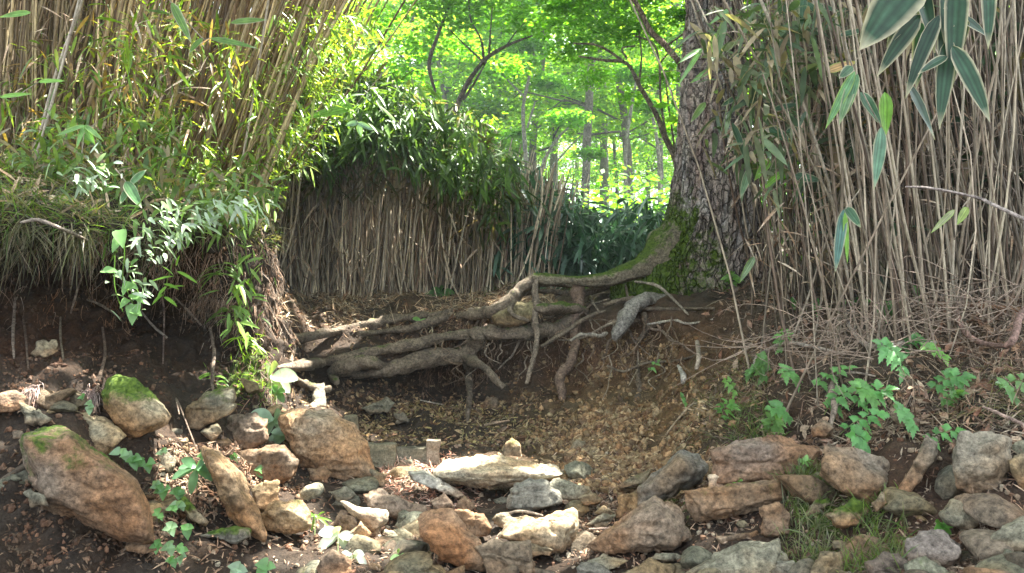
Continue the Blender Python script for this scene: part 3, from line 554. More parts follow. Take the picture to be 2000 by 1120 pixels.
def rt(pts,sides=14,tint=RT,moss=.0,rough=.34,name='root',mat=None,bark=.5,fl=.85,parent=tree,n=7,**k):
    """pts: (u,v,Y,radius in photo pixels)"""
    p=np.array(pts,float);mb=MB()
    if name=='root':
        for q in p:
            if 545<q[0]<935 and 605<q[1]<745 and q[3]>4.5: q[2]=Yt(q[0],q[1])-1.05*q[3]/F*4.2-.05
    if name=='root': p[:,3]*=1.08
    tube(mb,px(p[:,0],p[:,1],p[:,2]),p[:,3]/F*p[:,2],sides=sides,n=n,rough=rough,tint=tint,seed=int(abs(p[0,0]))%97,moss=moss,bark=bark,fl=fl)
    return mb.build(name,mat or M_root,parent,**k)
# flare and mossy root running left
rt([(1345,445,4.6,38),(1305,492,4.55,34),(1262,518,4.5,27),(1225,535,4.46,18),(1180,547,4.42,12),(1120,548,4.4,9),(1060,545,4.38,10),(1040,541,4.38,9)],sides=22,moss=.55,tint=(.22,.19,.13),n=10)
rt([(1330,500,4.65,36),(1270,528,4.7,26),(1215,545,4.68,16),(1165,562,4.6,12),(1130,575,4.5,12)],sides=18,moss=.5)
rt([(1048,543,4.38,9),(1015,565,4.36,10),(1000,582,4.33,11),(960,608,4.3,12),(915,613,4.3,12),(868,614,4.32,13)],moss=.25,n=9)
rt([(1000,588,4.36,8),(940,612,4.34,10),(893,619,4.32,10),(860,617,4.3,9),(821,618,4.28,8),(771,624,4.25,10),(714,637,4.2,10),(643,650,4.1,9),(582,660,4.0,9),(530,662,3.9,9),(480,668,3.8,6)],moss=.22,n=9)
rt([(871,622,4.34,10),(835,632,4.32,9),(803,641,4.3,8),(750,648,4.25,6),(700,652,4.22,4)],moss=.1)
rt([(1145,606,4.4,10),(1110,630,4.38,13),(1075,644,4.36,14),(1000,652,4.3,14),(929,652,4.25,11),(875,659,4.22,10),(803,674,4.17,11),(750,684,4.13,11),(678,700,4.07,11),(618,711,4.02,10),(546,719,3.95,9),(500,724,3.9,6)],moss=.25,n=9,sides=16)
rt([(935,655,4.26,12),(926,672,4.22,15),(912,688,4.18,16),(875,696,4.13,15),(821,705,4.08,17),(778,718,4.04,17),(732,728,4.0,13),(690,733,3.98,10)],moss=.2,n=9,sides=16)
rt([(750,716,4.04,8),(720,708,4.02,13),(690,712,4.0,16),(662,722,3.98,14),(650,735,3.97,9),(658,748,3.98,5)],moss=.3,sides=16)
rt([(905,698,4.16,12),(936,712,4.12,9),(957,728,4.08,7),(970,745,4.06,7),(985,757,4.05,6)],sides=12)
rt([(912,705,4.14,8),(914,730,4.12,7),(917,765,4.1,5.5),(915,800,4.1,4.5),(911,830,4.08,3)],sides=10)
rt([(500,722,3.85,7),(553,731,3.82,7),(593,750,3.8,7),(614,758,3.8,8),(646,760,3.82,6)],moss=.25,sides=12)
rt([(622,755,3.82,11),(624,775,3.78,11),(622,795,3.74,12),(600,800,3.7,7),(570,792,3.66,5)],moss=.15,tint=(.3,.27,.2),sides=14)
rt([(578,660,4.0,7),(568,675,3.97,6),(567,700,3.94,6),(566,714,3.92,5)],sides=10)
rt([(1045,543,4.37,7),(1047,575,4.33,6),(1046,605,4.3,6),(1045,632,4.27,6),(1050,655,4.24,5),(1045,690,4.2,4.5),(1036,722,4.16,4),(1028,750,4.14,3)],tint=(.27,.22,.16),sides=10,moss=.1)
rt([(1110,573,4.5,6),(1057,569,4.46,5),(1021,576,4.42,5),(1004,590,4.3,5),(997,603,4.22,5),(1004,617,4.18,4.5),(1032,627,4.16,4)],sides=10)
rt([(1125,560,4.5,4),(1075,556,4.45,4),(1045,560,4.42,5),(1015,572,4.4,4)],sides=8)
rt([(1143,606,4.38,9),(1114,602,4.34,11),(1075,603,4.3,12),(1046,602,4.28,9)],moss=.6,sides=16)
rt([(1129,551,4.46,12),(1129,580,4.42,12),(1126,610,4.38,11),(1125,640,4.32,9),(1123,676,4.26,10),(1111,712,4.18,9),(1094,737,4.12,10),(1098,765,4.08,7),(1102,795,4.05,4)],sides=14,tint=(.2,.14,.1))
rt([(1182,608,4.2,3.5),(1150,619,4.2,4),(1111,644,4.18,4.5),(1085,660,4.16,4),(1057,677,4.14,3)],sides=9)
rt([(1186,651,4.2,3),(1171,656,4.17,4),(1136,654,4.14,3.5),(1114,666,4.12,2.5)],sides=8,tint=(.38,.34,.27))
rt([(1300,588,4.38,10),(1262,585,4.3,15),(1240,598,4.22,15),(1222,622,4.16,13),(1208,648,4.12,10),(1200,664,4.1,5)],sides=14,tint=(.3,.28,.24),fl=.8,moss=.15,bark=.5)
rt([(1258,612,4.22,5),(1262,640,4.2,5),(1258,655,4.18,5),(1247,668,4.15,4.5),(1248,696,4.12,3)],sides=9)
rt([(1264,634,4.15,2),(1290,630,4.13,2.5),(1318,626,4.1,2.5),(1335,631,4.05,2.5),(1354,632,4.0,2.2),(1392,624,3.9,1.5)],sides=7,tint=(.48,.44,.36))
rt([(1240,603,4.28,3),(1293,604,4.2,4),(1345,603,4.1,3.5),(1395,603,3.95,2.5)],sides=8)
rt([(1179,596,4.32,3),(1210,588,4.32,5),(1240,584,4.34,6)],sides=8)
rt([(1186,714,4.0,2.5),(1218,726,3.97,3),(1264,709,3.93,3),(1314,706,3.85,3),(1379,690,3.6,2.5)],sides=8)
rt([(1218,545,4.6,3),(1223,560,4.45,2.5),(1226,585,4.35,1.8)],sides=7)
rt([(1240,550,4.35,2.5),(1282,558,4.28,3),(1310,580,4.2,3),(1345,615,4.05,2)],sides=7,tint=(.3,.26,.2))
rt([(1248,700,4.08,4),(1246,735,3.98,4),(1250,765,3.9,5),(1238,790,3.8,5),(1226,815,3.75,3)],sides=9)
rt([(1100,790,4.03,3),(1130,808,3.9,3),(1150,840,3.75,4),(1158,860,3.6,3)],sides=8)
for k in range(60):   # thin rootlets trailing from the ledge over the hollow
    u=random.uniform(820,1340); v=random.uniform(612,700); Y=Yt(u,v)-.10; L=random.uniform(20,90); pts=[]
    for t in range(5): pts.append((u+random.uniform(-9,9)*t*.8,v+L*t/4,min(Y,Yt(u,v+L*t/4)-.03)-.01*t,max(.7,random.uniform(1.2,2.4)*(1-t*.15))))
    rt(pts,sides=6,n=4,tint=random.choice([(.25,.18,.12),(.34,.28,.2),(.2,.14,.09)]),name='rootlet',bark=0)
for k in range(22):
    u=random.uniform(950,1330);v=random.uniform(565,640);sx=random.choice((-1,-1,1));L=random.uniform(50,130);a0=random.uniform(.1,1.1);rr=random.uniform(1.6,4.2);pts=[]
    for t in range(6):
        uu_=u+sx*L*math.cos(a0)*t/5+random.uniform(-6,6);v_=v+L*math.sin(a0)*t/5+random.uniform(-7,7);pts.append((uu_,v_,Yt(uu_,v_)-.06-.01*t+random.uniform(-.03,.03),rr*(1-t*.13)))
    rt(pts,sides=8,n=5,tint=random.choice([(.2,.15,.11),(.28,.23,.17),(.16,.12,.085)]),name='rootlet',bark=.2)
rt([(1392,-100,4.6,48),(1350,-700,4.4,30),(1250,-1400,4.0,20),(1100,-2000,3.5,12)],mat=M_bark,name='limb',sides=14)
rt([(1392,-300,4.6,46),(1480,-1000,4.9,28),(1650,-1900,5.6,18)],mat=M_bark,name='limb',sides=14)
rt([(1392,-1500,4.6,36),(1300,-2700,5.8,26),(1150,-3300,7,14)],mat=M_bark,name='limb',sides=14)

# ---------------- wooden step ----------------
def boxy(mb,c,ax,half,tint,n=7,sd=0,rough=.004):
    """roughened box; c centre, ax 3 axes, half sizes"""
    bm=bmesh.new();bmesh.ops.create_cube(bm,size=2);bmesh.ops.bevel(bm,geom=bm.edges[:],offset=.06,segments=1,affect='EDGES')
    bmesh.ops.subdivide_edges(bm,edges=[e for e in bm.edges if e.calc_length()>.5],cuts=n,use_grid_fill=True)
    bmesh.ops.triangulate(bm,faces=bm.faces[:]);bm.verts.ensure_lookup_table()
    V=np.array([v.co[:] for v in bm.verts]);Fa=np.array([[v.index for v in f.verts] for f in bm.faces]);bm.free()
    Q=V*np.array(half);Q=Q+rough*fbm((Q+sd)*np.array([20,20,60]),3,sd)[:,None]*np.sign(V)
    mb.add(Q@np.array(ax)+np.array(c),Fa,np.array(tint)*(1+.3*fbm((Q+sd)*np.array([6,30,80]),2,sd+5))[:,None].clip(.6,1.4),.0)
stp=thing('trail_step','weathered grey wooden board step held by two short stakes in the trail','step',px(768,905,3.35))
mb=MB();boxy(mb,px(737,892,Yt(737,906)-.015),[(1,.05,-.03),(0,1,0),(0,0,1)],(.069,.02,.05),(.2,.185,.13),sd=3);mb.build('board',M_wood,stp,smooth=False)
mb=MB();boxy(mb,px(800,897,Yt(800,908)-.015),[(1,-.02,-.02),(0,1,0),(0,0,1)],(.068,.02,.047),(.18,.165,.12),sd=7);mb.build('board',M_wood,stp,smooth=False)
mb=MB();boxy(mb,px(846,892,Yt(846,912)-.05),[(1,0,.0),(0,1,0),(.02,0,1)],(.025,.02,.062),(.22,.185,.14),sd=11);mb.build('stake',M_wood,stp,smooth=False)
mb=MB();boxy(mb,px(690,850,Yt(690,880)-.03),[(1,0,.0),(0,1,0),(-.15,0,1)],(.022,.02,.075),(.17,.15,.1),sd=13);mb.build('stake',M_wood,stp,smooth=False)

# ---------------- branches, sticks, single roots ----------------
def stick(pts,label,cat='branch',tint=(.3,.25,.19),name=None,sides=8,mat=None,group=None,off=-.05,bark=.1,rough=.2,rel=True):
    p=np.array([(q[0],q[1],(Yt(q[0],q[1])+off+(q[3] if len(q)>3 else 0)) if rel else q[3],q[2]) for q in pts],float)
    o=rt(p,sides=sides,tint=tint,parent=None,name=name or cat,mat=mat,bark=bark,rough=rough,n=6)
    o['label']=label;o['category']=cat
    if group:o['group']=group
    return o
G='bare roots and twigs on the right bank'
stick([(1473,730,3),(1482,696,4,-.06),(1532,671,4.5,-.1),(1579,676,4.2,-.1),(1640,690,3)],'arched grey root leaping out of the right bank above the serrated leaves','root',(.36,.31,.25),group=G)
stick([(1655,630,4.5),(1682,666,5,-.03),(1707,678,7,-.05),(1743,673,7,-.05),(1829,669,4)],'thick pale root bent like a hook on the right bank','root',(.38,.33,.27),group=G)
stick([(2060,560,6,-.5),(2000,606,7,-.3),(1979,662,7,-.2),(1954,676,6,-.15),(1900,662,6,-.1),(1873,626,5,-.12),(1871,594,4,-.2),(1905,560,4,-.3),(1960,510,3,-.4)],'reddish brown looping twig at the right edge under the canes','branch',(.24,.15,.12),group=G)
stick([(1770,365,2,1.75),(1818,368,3,1.8),(1907,386,3.5,1.8),(1950,405,4,1.75),(2060,455,5,1.65)],'bare grey twig crossing in front of the right canes, upper one','branch',(.38,.32,.29),group=G,rel=False)
stick([(1640,730,4),(1625,755,6,-.04),(1630,790,6,-.06),(1622,835,3)],'short crooked dark root dangling behind the serrated leaves','root',(.24,.19,.15),group=G)
stick([(1635,735,2.5,-.03),(1665,728,2.5,-.05),(1710,735,2)],'slim side root next to the crooked dark root','root',(.36,.3,.24),group=G)
stick([(1690,510,4,-.1),(1720,535,5,-.15),(1762,580,4)],'dark stub leaning against the cane feet','branch',(.2,.17,.17),group=G)
stick([(1790,592,5,-.1),(1850,597,9,-.1),(1930,600,7,-.12),(2060,612,6,-.1)],'broken red brown stem lying at the foot of the right canes','branch',(.3,.17,.1),group=G)
stick([(1921,795,2.5,-.06),(1960,812,4,-.1),(2040,850,4,-.1)],'pinkish stick slanting down at the right edge below the serrated leaves','branch',(.4,.28,.23),group=G)
stick([(1080,925,3,-.04),(1110,917,4,-.05),(1134,905,3.5,-.04)],'pale straight stick touching the right tip of the sunlit slab','branch',(.42,.33,.22))
stick([(990,1003,2.5,-.05),(1020,999,3.5,-.06),(1060,1008,3)],'curved stick lying behind the pale step stone','branch',(.3,.24,.18))
stick([(1150,1034,2.5,-.05),(1190,1033,3.5,-.05)],'short stick among the stones of the gully','branch',(.35,.26,.2))
stick([(1362,668,4,-.05),(1365,700,5,-.05),(1360,722,4)],'upright splinter of pale wood on the slope below the tree','branch',(.42,.35,.27))
stick([(1325,715,3,-.04),(1335,735,6,-.05),(1334,750,4)],'short pale chip of wood below the tree roots','branch',(.45,.42,.36))
stick([(1300,850,1.6,-.03),(1330,812,2,-.04),(1362,780,1.6)],'thin stick lying up the ochre slope','branch',(.33,.26,.17))
stick([(925,835,2,-.03),(960,828,3,-.04),(995,822,2)],'twig lying level on the litter in front of the hollow','branch',(.3,.22,.15))
stick([(820,782,1.5,-.04),(850,788,1.8,-.04),(866,791,1.3)],'thin whitish twig in the dark of the hollow','branch',(.5,.44,.36))
G='roots dangling from the left bank'
def droop(pts,label,tint=(.3,.22,.16),g=G,off=-.07): stick([(q[0],q[1],q[2]*.65)+tuple(q[3:]) for q in pts],label,'root',[c*.8 for c in tint],group=g,off=off,sides=7)
droop([(29,582,2.5,-.03),(27,620,4,-.04),(25,660,4,-.04),(27,700,2.5,-.03)],'thickest straight pale root hanging at the left edge',(.42,.33,.26))
droop([(25,488,2,-.03),(42,506,3.5,-.03),(57,532,3)],'short pale root slanting out of the soil at upper left',(.38,.3,.24))
droop([(140,500,3),(139,530,3.5,-.03),(138,556,3)],'short straight root hanging below the turf',(.4,.32,.26))
droop([(157,455,4),(157,490,4,-.04),(152,530,2.5)],'grey root hanging off the turf edge with a fork',(.4,.36,.31))
droop([(170,585,3,-.04),(200,598,4,-.06),(235,622,2.5,-.05)],'root poking out to the right over the dark undercut',(.35,.28,.21))
droop([(40,435,4,-.03),(75,430,6,-.05),(115,445,6,-.07),(150,460,5,-.07),(172,470,3,-.06)],'thick forked root running along the turf edge at the left',(.36,.3,.24))
droop([(275,608,2.5,-.09),(300,638,3.5,-.12),(326,660,3,-.1)],'straight cut stick pointing down right below the hanging vine',(.45,.39,.32))
droop([(300,540,2,-.05),(318,590,3,-.07),(320,640,2.5,-.07),(318,710,2,-.05)],'long thin root hanging in the middle of the left undercut',(.28,.2,.16))
droop([(340,580,2,-.05),(370,610,3.5,-.08),(393,636,3,-.08)],'root arching right toward the bank corner',(.33,.26,.2))
droop([(160,540,2.5,-.04),(150,570,3,-.06),(138,612,2.5,-.05)],'slanting root left of the yellow stone',(.33,.25,.19))
droop([(118,620,2.5,-.04),(118,660,3,-.05),(124,705,2.5,-.04)],'crooked root right above the yellow stone',(.36,.29,.2))
droop([(45,620,2.5,-.03),(50,660,3,-.03),(55,720,2)],'dark thin root between the thick pale root and the yellow stone',(.2,.14,.1))
droop([(410,640,4,-.05),(418,690,5,-.05),(414,750,4,-.05),(430,800,2.5,-.04)],'brown root running down the bank corner',(.26,.2,.15))
droop([(200,640,3,-.04),(205,690,4,-.05),(195,735,5,-.04),(188,765,3,-.03)],'brown shaggy root reaching down to the cracked mossy stone',(.24,.17,.12))
droop([(385,880,1.8,-.03),(345,780,2.5,-.05),(350,810,2,-.04)],'rootlet beside the olive stone with mossy end',(.2,.15,.11))
# ---------------- fine roots, litter, straw, grass ----------------
def strips(n,box,lo,hi,w,cols,label,name='litter',dens=None,kind='mid',lift=.012,mat=None,flat=.35):
    P,N,u,v=scatter(n,box,dens); D=unit(R.randn(n,3)); D=unit(D-N*(D*N).sum(1,keepdims=True)*(1-flat)); L=lo+(hi-lo)*R.rand(n)**1.8
    C=np.array(cols)[R.randint(len(cols),size=n)]*(.65+.6*R.rand(n,1)); mb=MB()
    leaves(mb,P+N*(lift*R.rand(n,1)+.002),D,unit(N+.5*R.randn(n,3)),L,w*(.6+.8*R.rand(n)),C,kind,bend=R.rand(n)*.2,fold=.3)
    return mb.build(name,mat or M_litter,smooth=False,kind='stuff',label=label)
straw=[(.42,.34,.22),(.33,.26,.17),(.26,.19,.12),(.5,.43,.3)]
ledge=lambda u,v: np.exp(-((v-595)/30)**2)+.15
strips(6000,(530,1080,560,650),.03,.14,.006,straw,'dry straw and dead leaves on the ledge top','litter',ledge)
strips(5000,(560,1100,560,900),.015,.05,.014,[(.16,.11,.07),(.24,.18,.1),(.3,.23,.13),(.12,.08,.05)],'small dead leaves between the roots','litter')
strips(1500,(700,1060,800,890),.012,.05,.009,[(.28,.25,.11),(.2,.17,.08),(.34,.28,.16)],'olive leaf litter on the floor of the hollow')
strips(3200,(1050,1500,660,960),.01,.05,.006,[(.34,.26,.14),(.24,.18,.1),(.42,.33,.2)],'splinters and straw on the slope')
strips(8500,(1380,2150,560,860),.015,.10,.0035,[(.27,.22,.16),(.2,.15,.11),(.36,.3,.22),(.13,.1,.07)],'dead stems and straw matted over the right bank')
strips(1200,(1380,2150,570,900),.02,.06,.018,[(.34,.26,.18),(.26,.17,.12),(.2,.12,.08)],'dead leaves on the right bank')
strips(3800,(1380,2050,860,1150),.01,.05,.0035,[(.24,.18,.13),(.16,.11,.08),(.33,.27,.2)],'straw between the stones of the right bank')
strips(3800,(560,1380,900,1150),.01,.045,.0035,[(.26,.19,.13),(.18,.11,.07),(.36,.28,.2)],'needles and splinters in the trail bed')
strips(2400,(740,930,900,1010),.015,.05,.005,[(.42,.25,.18),(.5,.38,.3),(.34,.2,.14)],'reddish needles on the sunlit litter slope')
strips(700,(0,300,850,1150),.006,.022,.005,[(.12,.085,.055),(.17,.12,.08),(.08,.06,.04)],'dark crumbled leaves on the soil at the lower left')
strips(1400,(300,560,860,1150),.01,.05,.005,[(.22,.15,.1),(.3,.22,.15)],'needles between the left stones')
strips(900,(-100,530,330,440),.03,.12,.012,straw,'dead leaves on top of the left bank')
def hang(n,box,lo,hi,rad,cols,label,out=.35,dens=None,name='fine_roots'):
    P,N,u,v=scatter(n,box,dens); L=lo+(hi-lo)*R.rand(n)**2; D=np.array([0,-out,-1.])+R.randn(n,3)*np.array([.35,.25,.35]); T=P+unit(D)*L[:,None]; mb=MB()
    sticks(mb,P,T,rad*(.5+R.rand(n)),rad*.25,np.array(cols)[R.randint(len(cols),size=n)],bend=R.randn(n,3)*L[:,None]*.12,seg=5,sides=3)
    return mb.build(name,M_litter,kind='stuff',label=label)
rc=[(.30,.22,.16),(.22,.15,.1),(.4,.33,.26)]
hang(1500,(-200,540,440,640),.03,.16,.0011,rc,'tangle of fine roots hanging from the left bank')
hang(700,(60,260,560,700),.02,.12,.0012,[(.26,.15,.08),(.3,.19,.11)],'reddish root fibres in the soil wall')
hang(1300,(380,560,440,800),.03,.16,.0013,rc,'root fibres on the bank corner')
hang(2600,(820,1340,620,770),.03,.13,.0013,[(.2,.13,.09),(.14,.09,.06),(.28,.2,.14)],'matted fine roots under the ledge')
hang(2400,(1380,2200,640,800),.03,.14,.0011,rc,'fine roots hanging from the lip of the right bank')
def grass(n,box,lo,hi,w,cols,label,dens=None,up=(0,-.25,1),sp=.55,bend=.7,name='grass'):
    P,N,u,v=scatter(n,box,dens); C=np.array(cols)[R.randint(len(cols),size=n)]*(.7+.5*R.rand(n,1)); mb=MB()
    D=np.array(up)+R.randn(n,3)*sp; leaves(mb,P,D,R.randn(n,3),lo+(hi-lo)*R.rand(n),w,C,'mid',bend=bend*R.rand(n)+.15,fold=.2)
    return mb.build(name,M_leaf,kind='stuff',label=label)
gc=[(.10,.19,.03),(.16,.27,.05),(.07,.13,.03),(.22,.24,.1)];gs=[(.14,.15,.09),(.2,.19,.12),(.25,.22,.15)]
grass(7000,(-150,545,330,470),.05,.16,.004,gc+gs,'grass hanging over the top of the left bank',up=(.1,-.6,.35))
grass(1200,(-100,330,400,480),.03,.15,.0022,gs,'dry grass curtain at the left bank edge',dens=lambda u,v:.15+(np.sin(u*.05)+np.sin(u*.13+1)+np.sin(u*.021)).clip(0,3),up=(0,-.6,-.5))
grass(450,(395,560,620,800),.03,.07,.003,[(.14,.25,.03),(.2,.33,.05)],'bright grass on the corner of the left bank',dens=lambda u,v:np.exp(-((u-480)/50)**2-((v-720)/60)**2))
grass(650,(1600,1790,970,1150),.05,.13,.0032,[(.1,.17,.04),(.15,.22,.06),(.2,.22,.12)],'grass tufts among the right stones',dens=lambda u,v:np.exp(-((u-1700)/45)**2-((v-1040)/60)**2)+.05)
grass(900,(1530,1620,930,1120),.05,.12,.003,[(.12,.17,.06),(.2,.21,.13)],'grass tuft falling beside the square brown stone')
grass(900,(1420,1520,800,880),.03,.08,.003,[(.12,.2,.05),(.18,.22,.1)],'grass tuft above the purplish slab')
grass(1200,(1840,2000,720,830),.05,.12,.0028,gs,'grey grass on the right slope',up=(0,-.5,-.3))
grass(1500,(1340,1500,700,880),.04,.12,.0025,gs+[(.12,.17,.06)],'thin dry grass on the slope below the canes',up=(-.1,-.5,.2))
grass(700,(900,1150,540,580),.05,.14,.004,[(.1,.18,.04),(.15,.27,.05)],'low grass at the foot of the middle thicket')
for lab,uu,v_ in (('spiky grey dry tuft over the lichen green stone',70,765),('spiky grey dry tuft beside the cracked mossy stone',180,765)):
    t=thing('grass_tuft',lab,'grass tuft',on(uu,v_,-.03)); n=170 if uu<100 else 90; mb=MB();b=on(uu,v_,-.04)+R.randn(n,3)*.008
    leaves(mb,b,np.array([0.1,-.6,.25])+R.randn(n,3)*.6,R.randn(n,3),.035+.04*R.rand(n),.0022,np.array([.27,.22,.2])*(.7+.5*R.rand(n,1)),'mid',bend=1.2); mb.build('blades',M_litter,t)

# ---------------- cane thickets ----------------
CC=np.array([(.36,.31,.225),(.28,.235,.165),(.2,.16,.115),(.46,.40,.3),(.14,.10,.07)])
def px_u(P): return P[:,0]/P[:,1]*F+1000
def cane_set(n,ubox,ybox,hgt,leanx,leany,rad,label,grp,spread=.09,cols=CC,indiv=0,basev=None,seg=5,ilabel=None,bright=1.,hf=None,clip=None):
    u=R.uniform(*ubox,n);Y=ybox[0]+(ybox[1]-ybox[0])*R.rand(n)**1.1
    o=np.argsort(Y);u=u[o];Y=Y[o]
    x=(u-1000)/F*Y; zb=np.array([gz(a,b) for a,b in zip(x,Y)])
    H=hgt[0]+(hgt[1]-hgt[0])*R.rand(n)
    if hf is not None: H=H*hf(u)
    lx=leanx(u)+R.randn(n)*spread; ly=leany+R.randn(n)*spread
    A=np.stack([x,Y,zb-.06],1);B=A+np.stack([lx*H,ly*H,H],1)
    bt=px_u(B)
    k=R.rand(n)<.04; B[k]=A[k]+np.stack([(R.randn(n)*.4)[k],(R.randn(n)*.15)[k],H[k]*.7],1)
    if clip is not None:
        ok=(px_u(A)>clip)&((px_u(B)>clip)|(R.rand(n)<.025)); A=A[ok];B=B[ok];H=H[ok];n=len(A)
    r=rad*(.4+.75*R.rand(n)**1.3); C=cols[R.randint(len(cols),size=n)]*(.45+.85*R.rand(n,1))*bright
    bd=R.randn(n,3)*.035*H[:,None]
    idx=np.linspace(0,min(n-1,int(n*.55)),indiv).astype(int) if indiv else np.array([],int); idx=np.unique(idx)
    rest=np.setdiff1d(np.arange(n),idx)
    mb=MB();sticks(mb,A[rest],B[rest],r[rest],r[rest]*.6,C[rest],bend=bd[rest],seg=seg,sides=4);mb.build('bamboo_canes',M_cane,kind='stuff',label=label)
    for i in idx:
        mb=MB();sticks(mb,A[i:i+1],B[i:i+1],r[i]*1.15,r[i]*.7,C[i]*1.2,bend=bd[i:i+1],seg=10,sides=7)
        # nodes along the cane
        for t in np.arange(.06,.98,.13):
            c=A[i]+(B[i]-A[i])*t+bd[i]*4*t*(1-t); dd=unit(B[i]-A[i])*.004
            sticks(mb,c-dd,c+dd,r[i]*1.4,r[i]*1.3,C[i]*.75,seg=1,sides=7)
        ob=mb.build('bamboo_cane',M_cane,origin=A[i]);ob['label']=ilabel;ob['category']='cane';ob['group']=grp
    return A,B
# right thicket
RA,RB=cane_set(3000,(1425,2250),(3.0,5.6),(1.9,2.9),lambda u:-.12-.19*np.clip((u-1440)/160,0,1)+.2*np.clip((u-1650)/350,0,1),-.02,.0050,'deeper dry canes of the right thicket','canes of the right thicket',indiv=130,spread=.125,cols=CC*np.array([.72,.72,.72]),clip=1455,ilabel='slender grey brown cane in the dry thicket behind the right bank',seg=5)
cane_set(240,(1500,2150),(2.5,3.1),(1.0,2.1),lambda u:-.30+.26*np.clip((u-1500)/450,0,1),-.04,.0055,'thin broken canes at the rim of the right bank','x',spread=.12,clip=1475)
# middle thicket
CA,CB=cane_set(2600,(500,1080),(5.6,7.6),(.75,1.25),lambda u:.04+.05*(u-700)/300,-.03,.0085,'deeper dry canes of the middle thicket','canes of the middle thicket',indiv=80,ilabel='slender dry cane in the shaded thicket beyond the root ledge',bright=1.9,hf=lambda u:1.1-.35*np.clip((u-850)/230,0,1))
# left thicket
LA,LB=cane_set(1350,(-150,480),(3.5,5.8),(1.5,2.6),lambda u:.16+.30*np.clip((u-150)/330,0,1),-.02,.0085,'deeper dry canes of the left thicket','canes of the left thicket',indiv=80,ilabel='slender tan cane leaning right in the thicket on the left bank',cols=CC*np.array([1.08,1.0,.74]))
G='pale canes standing out of the thickets'
def cane(pts,Y,r,label,tint=(.38,.335,.26)):
    r*=.82;p=np.array(pts,float); P=px(p[:,0],p[:,1],np.broadcast_to(Y,len(p))); mb=MB(); tube(mb,P,np.full(len(p),r),sides=8,n=8,rough=.05,tint=tint)
    d=cr(P,6)
    for q in range(3,len(d)-2,4): sticks(mb,d[q]-unit(d[q+1]-d[q])*.003,d[q]+unit(d[q+1]-d[q])*.003,r*1.3,r*1.25,np.array(tint)*.7,seg=1,sides=8)
    o=mb.build('bamboo_cane',M_cane);o['label']=label;o['category']='cane';o['group']=G
cane([(1665,585),(1625,393),(1607,321),(1550,153),(1486,0),(1440,-120)],[2.9,2.85,2.8,2.75,2.7,2.7],.0065,'longest pale cane leaning left across the right thicket')
cane([(1760,585),(1715,400),(1660,200),(1625,0),(1600,-120)],[2.8,2.75,2.7,2.7,2.7],.005,'second pale cane right of the longest leaning one')
cane([(1480,540),(1455,430),(1425,230),(1370,60),(1330,-60)],[3.6,3.5,3.4,3.3,3.2],.005,'thin pale cane crossing in front of the big trunk')
cane([(1540,560),(1500,380),(1450,200),(1360,0),(1330,-60)],[3.4,3.3,3.2,3.2,3.1],.0045,'thin twiggy cane bending left over the tree bark')
cane([(70,300),(105,160),(150,30),(175,-60)],[3.3,3.25,3.2,3.2],.0085,'thick pale cane rising at the far left')
cane([(40,360),(62,330),(110,170),(165,-40)],[3.1,3.1,3.05,3.0],.006,'pale leaning cane left of the thick pale one')
cane([(470,330),(500,160),(530,-40)],[3.5,3.5,3.4],.006,'pale upright cane where the left thicket ends')
cane([(604,590),(622,500),(645,360),(660,250)],[5.5]*4,.007,'straight pale cane at the left of the middle thicket')
cane([(720,572),(733,480),(745,390),(757,270)],[5.5]*4,.0065,'pale cane with a creeper near the middle of the middle thicket')
cane([(742,565),(752,470),(765,300),(770,220)],[5.45]*4,.007,'brightest pale cane in the middle thicket')
cane([(785,560),(792,480),(805,340),(830,230)],[5.45]*4,.007,'pale cane just right of the brightest one')
cane([(800,560),(810,430),(830,300),(850,240)],[5.4]*4,.006,'pale cane third right of the brightest one')
cane([(880,565),(900,470),(925,380),(945,330)],[5.4]*4,.006,'pale leaning cane toward the right of the middle thicket')
cane([(535,560),(575,440),(590,330),(620,280)],[4.9,4.9,4.8,4.8],.008,'grey cane leaning out behind the left bank corner')

# ---------------- foliage of the thickets ----------------
def foliage(pts,n,lo,hi,wr,cols,label,kind='lance',dirb=(0,-.3,-.35),sp=.6,mat=None,bend=.35,name='bamboo_leaves',nrm=(0,-.2,1)):
    mb=MB(); P=pts; C=np.array(cols)[R.randint(len(cols),size=n)]*(.65+.7*R.rand(n,1)); L=lo+(hi-lo)*R.rand(n)
    D=np.array(dirb)+R.randn(n,3)*sp
    leaves(mb,P,D,np.array(nrm)+R.randn(n,3)*.45,L,L*wr*(.8+.4*R.rand(n)),C,kind,bend=bend*R.rand(n)+.1,fold=.15)
    return mb.build(name,mat or M_leaf,kind='stuff',label=label)
def blob(n,polys,yb,clump=0):
    """random points whose sight lines fall in a set of ellipses (u,v,ru,rv) at depths yb, gathered in sprigs"""
    out=[];w=np.array([p[2]*p[3] for p in polys],float);w/=w.sum()
    m=n if not clump else max(1,n//clump)
    k=R.choice(len(polys),m,p=w);a=R.rand(m)*6.283;r=np.sqrt(R.rand(m));p=np.array(polys,float)[k]
    Y=yb[0]+(yb[1]-yb[0])*R.rand(m); P=px(p[:,0]+p[:,2]*r*np.cos(a),p[:,1]+p[:,3]*r*np.sin(a),Y)
    if clump: P=np.repeat(P,clump,0)[:n]; P=P+R.randn(len(P),3)*.025
    while len(P)<n: P=np.vstack([P,P[:n-len(P)]])
    return P
dg=[(.08,.16,.04),(.11,.2,.05),(.07,.12,.04),(.15,.18,.08),(.16,.14,.08)]
foliage(blob(6200,[(640,265,90,85),(750,235,110,80),(860,285,100,70),(930,340,80,55),(700,185,70,45),(600,230,40,60),(990,400,60,50)],(5.3,7.2),4),6200,.08,.2,.13,dg,'drooping dark leaves heading the middle thicket')
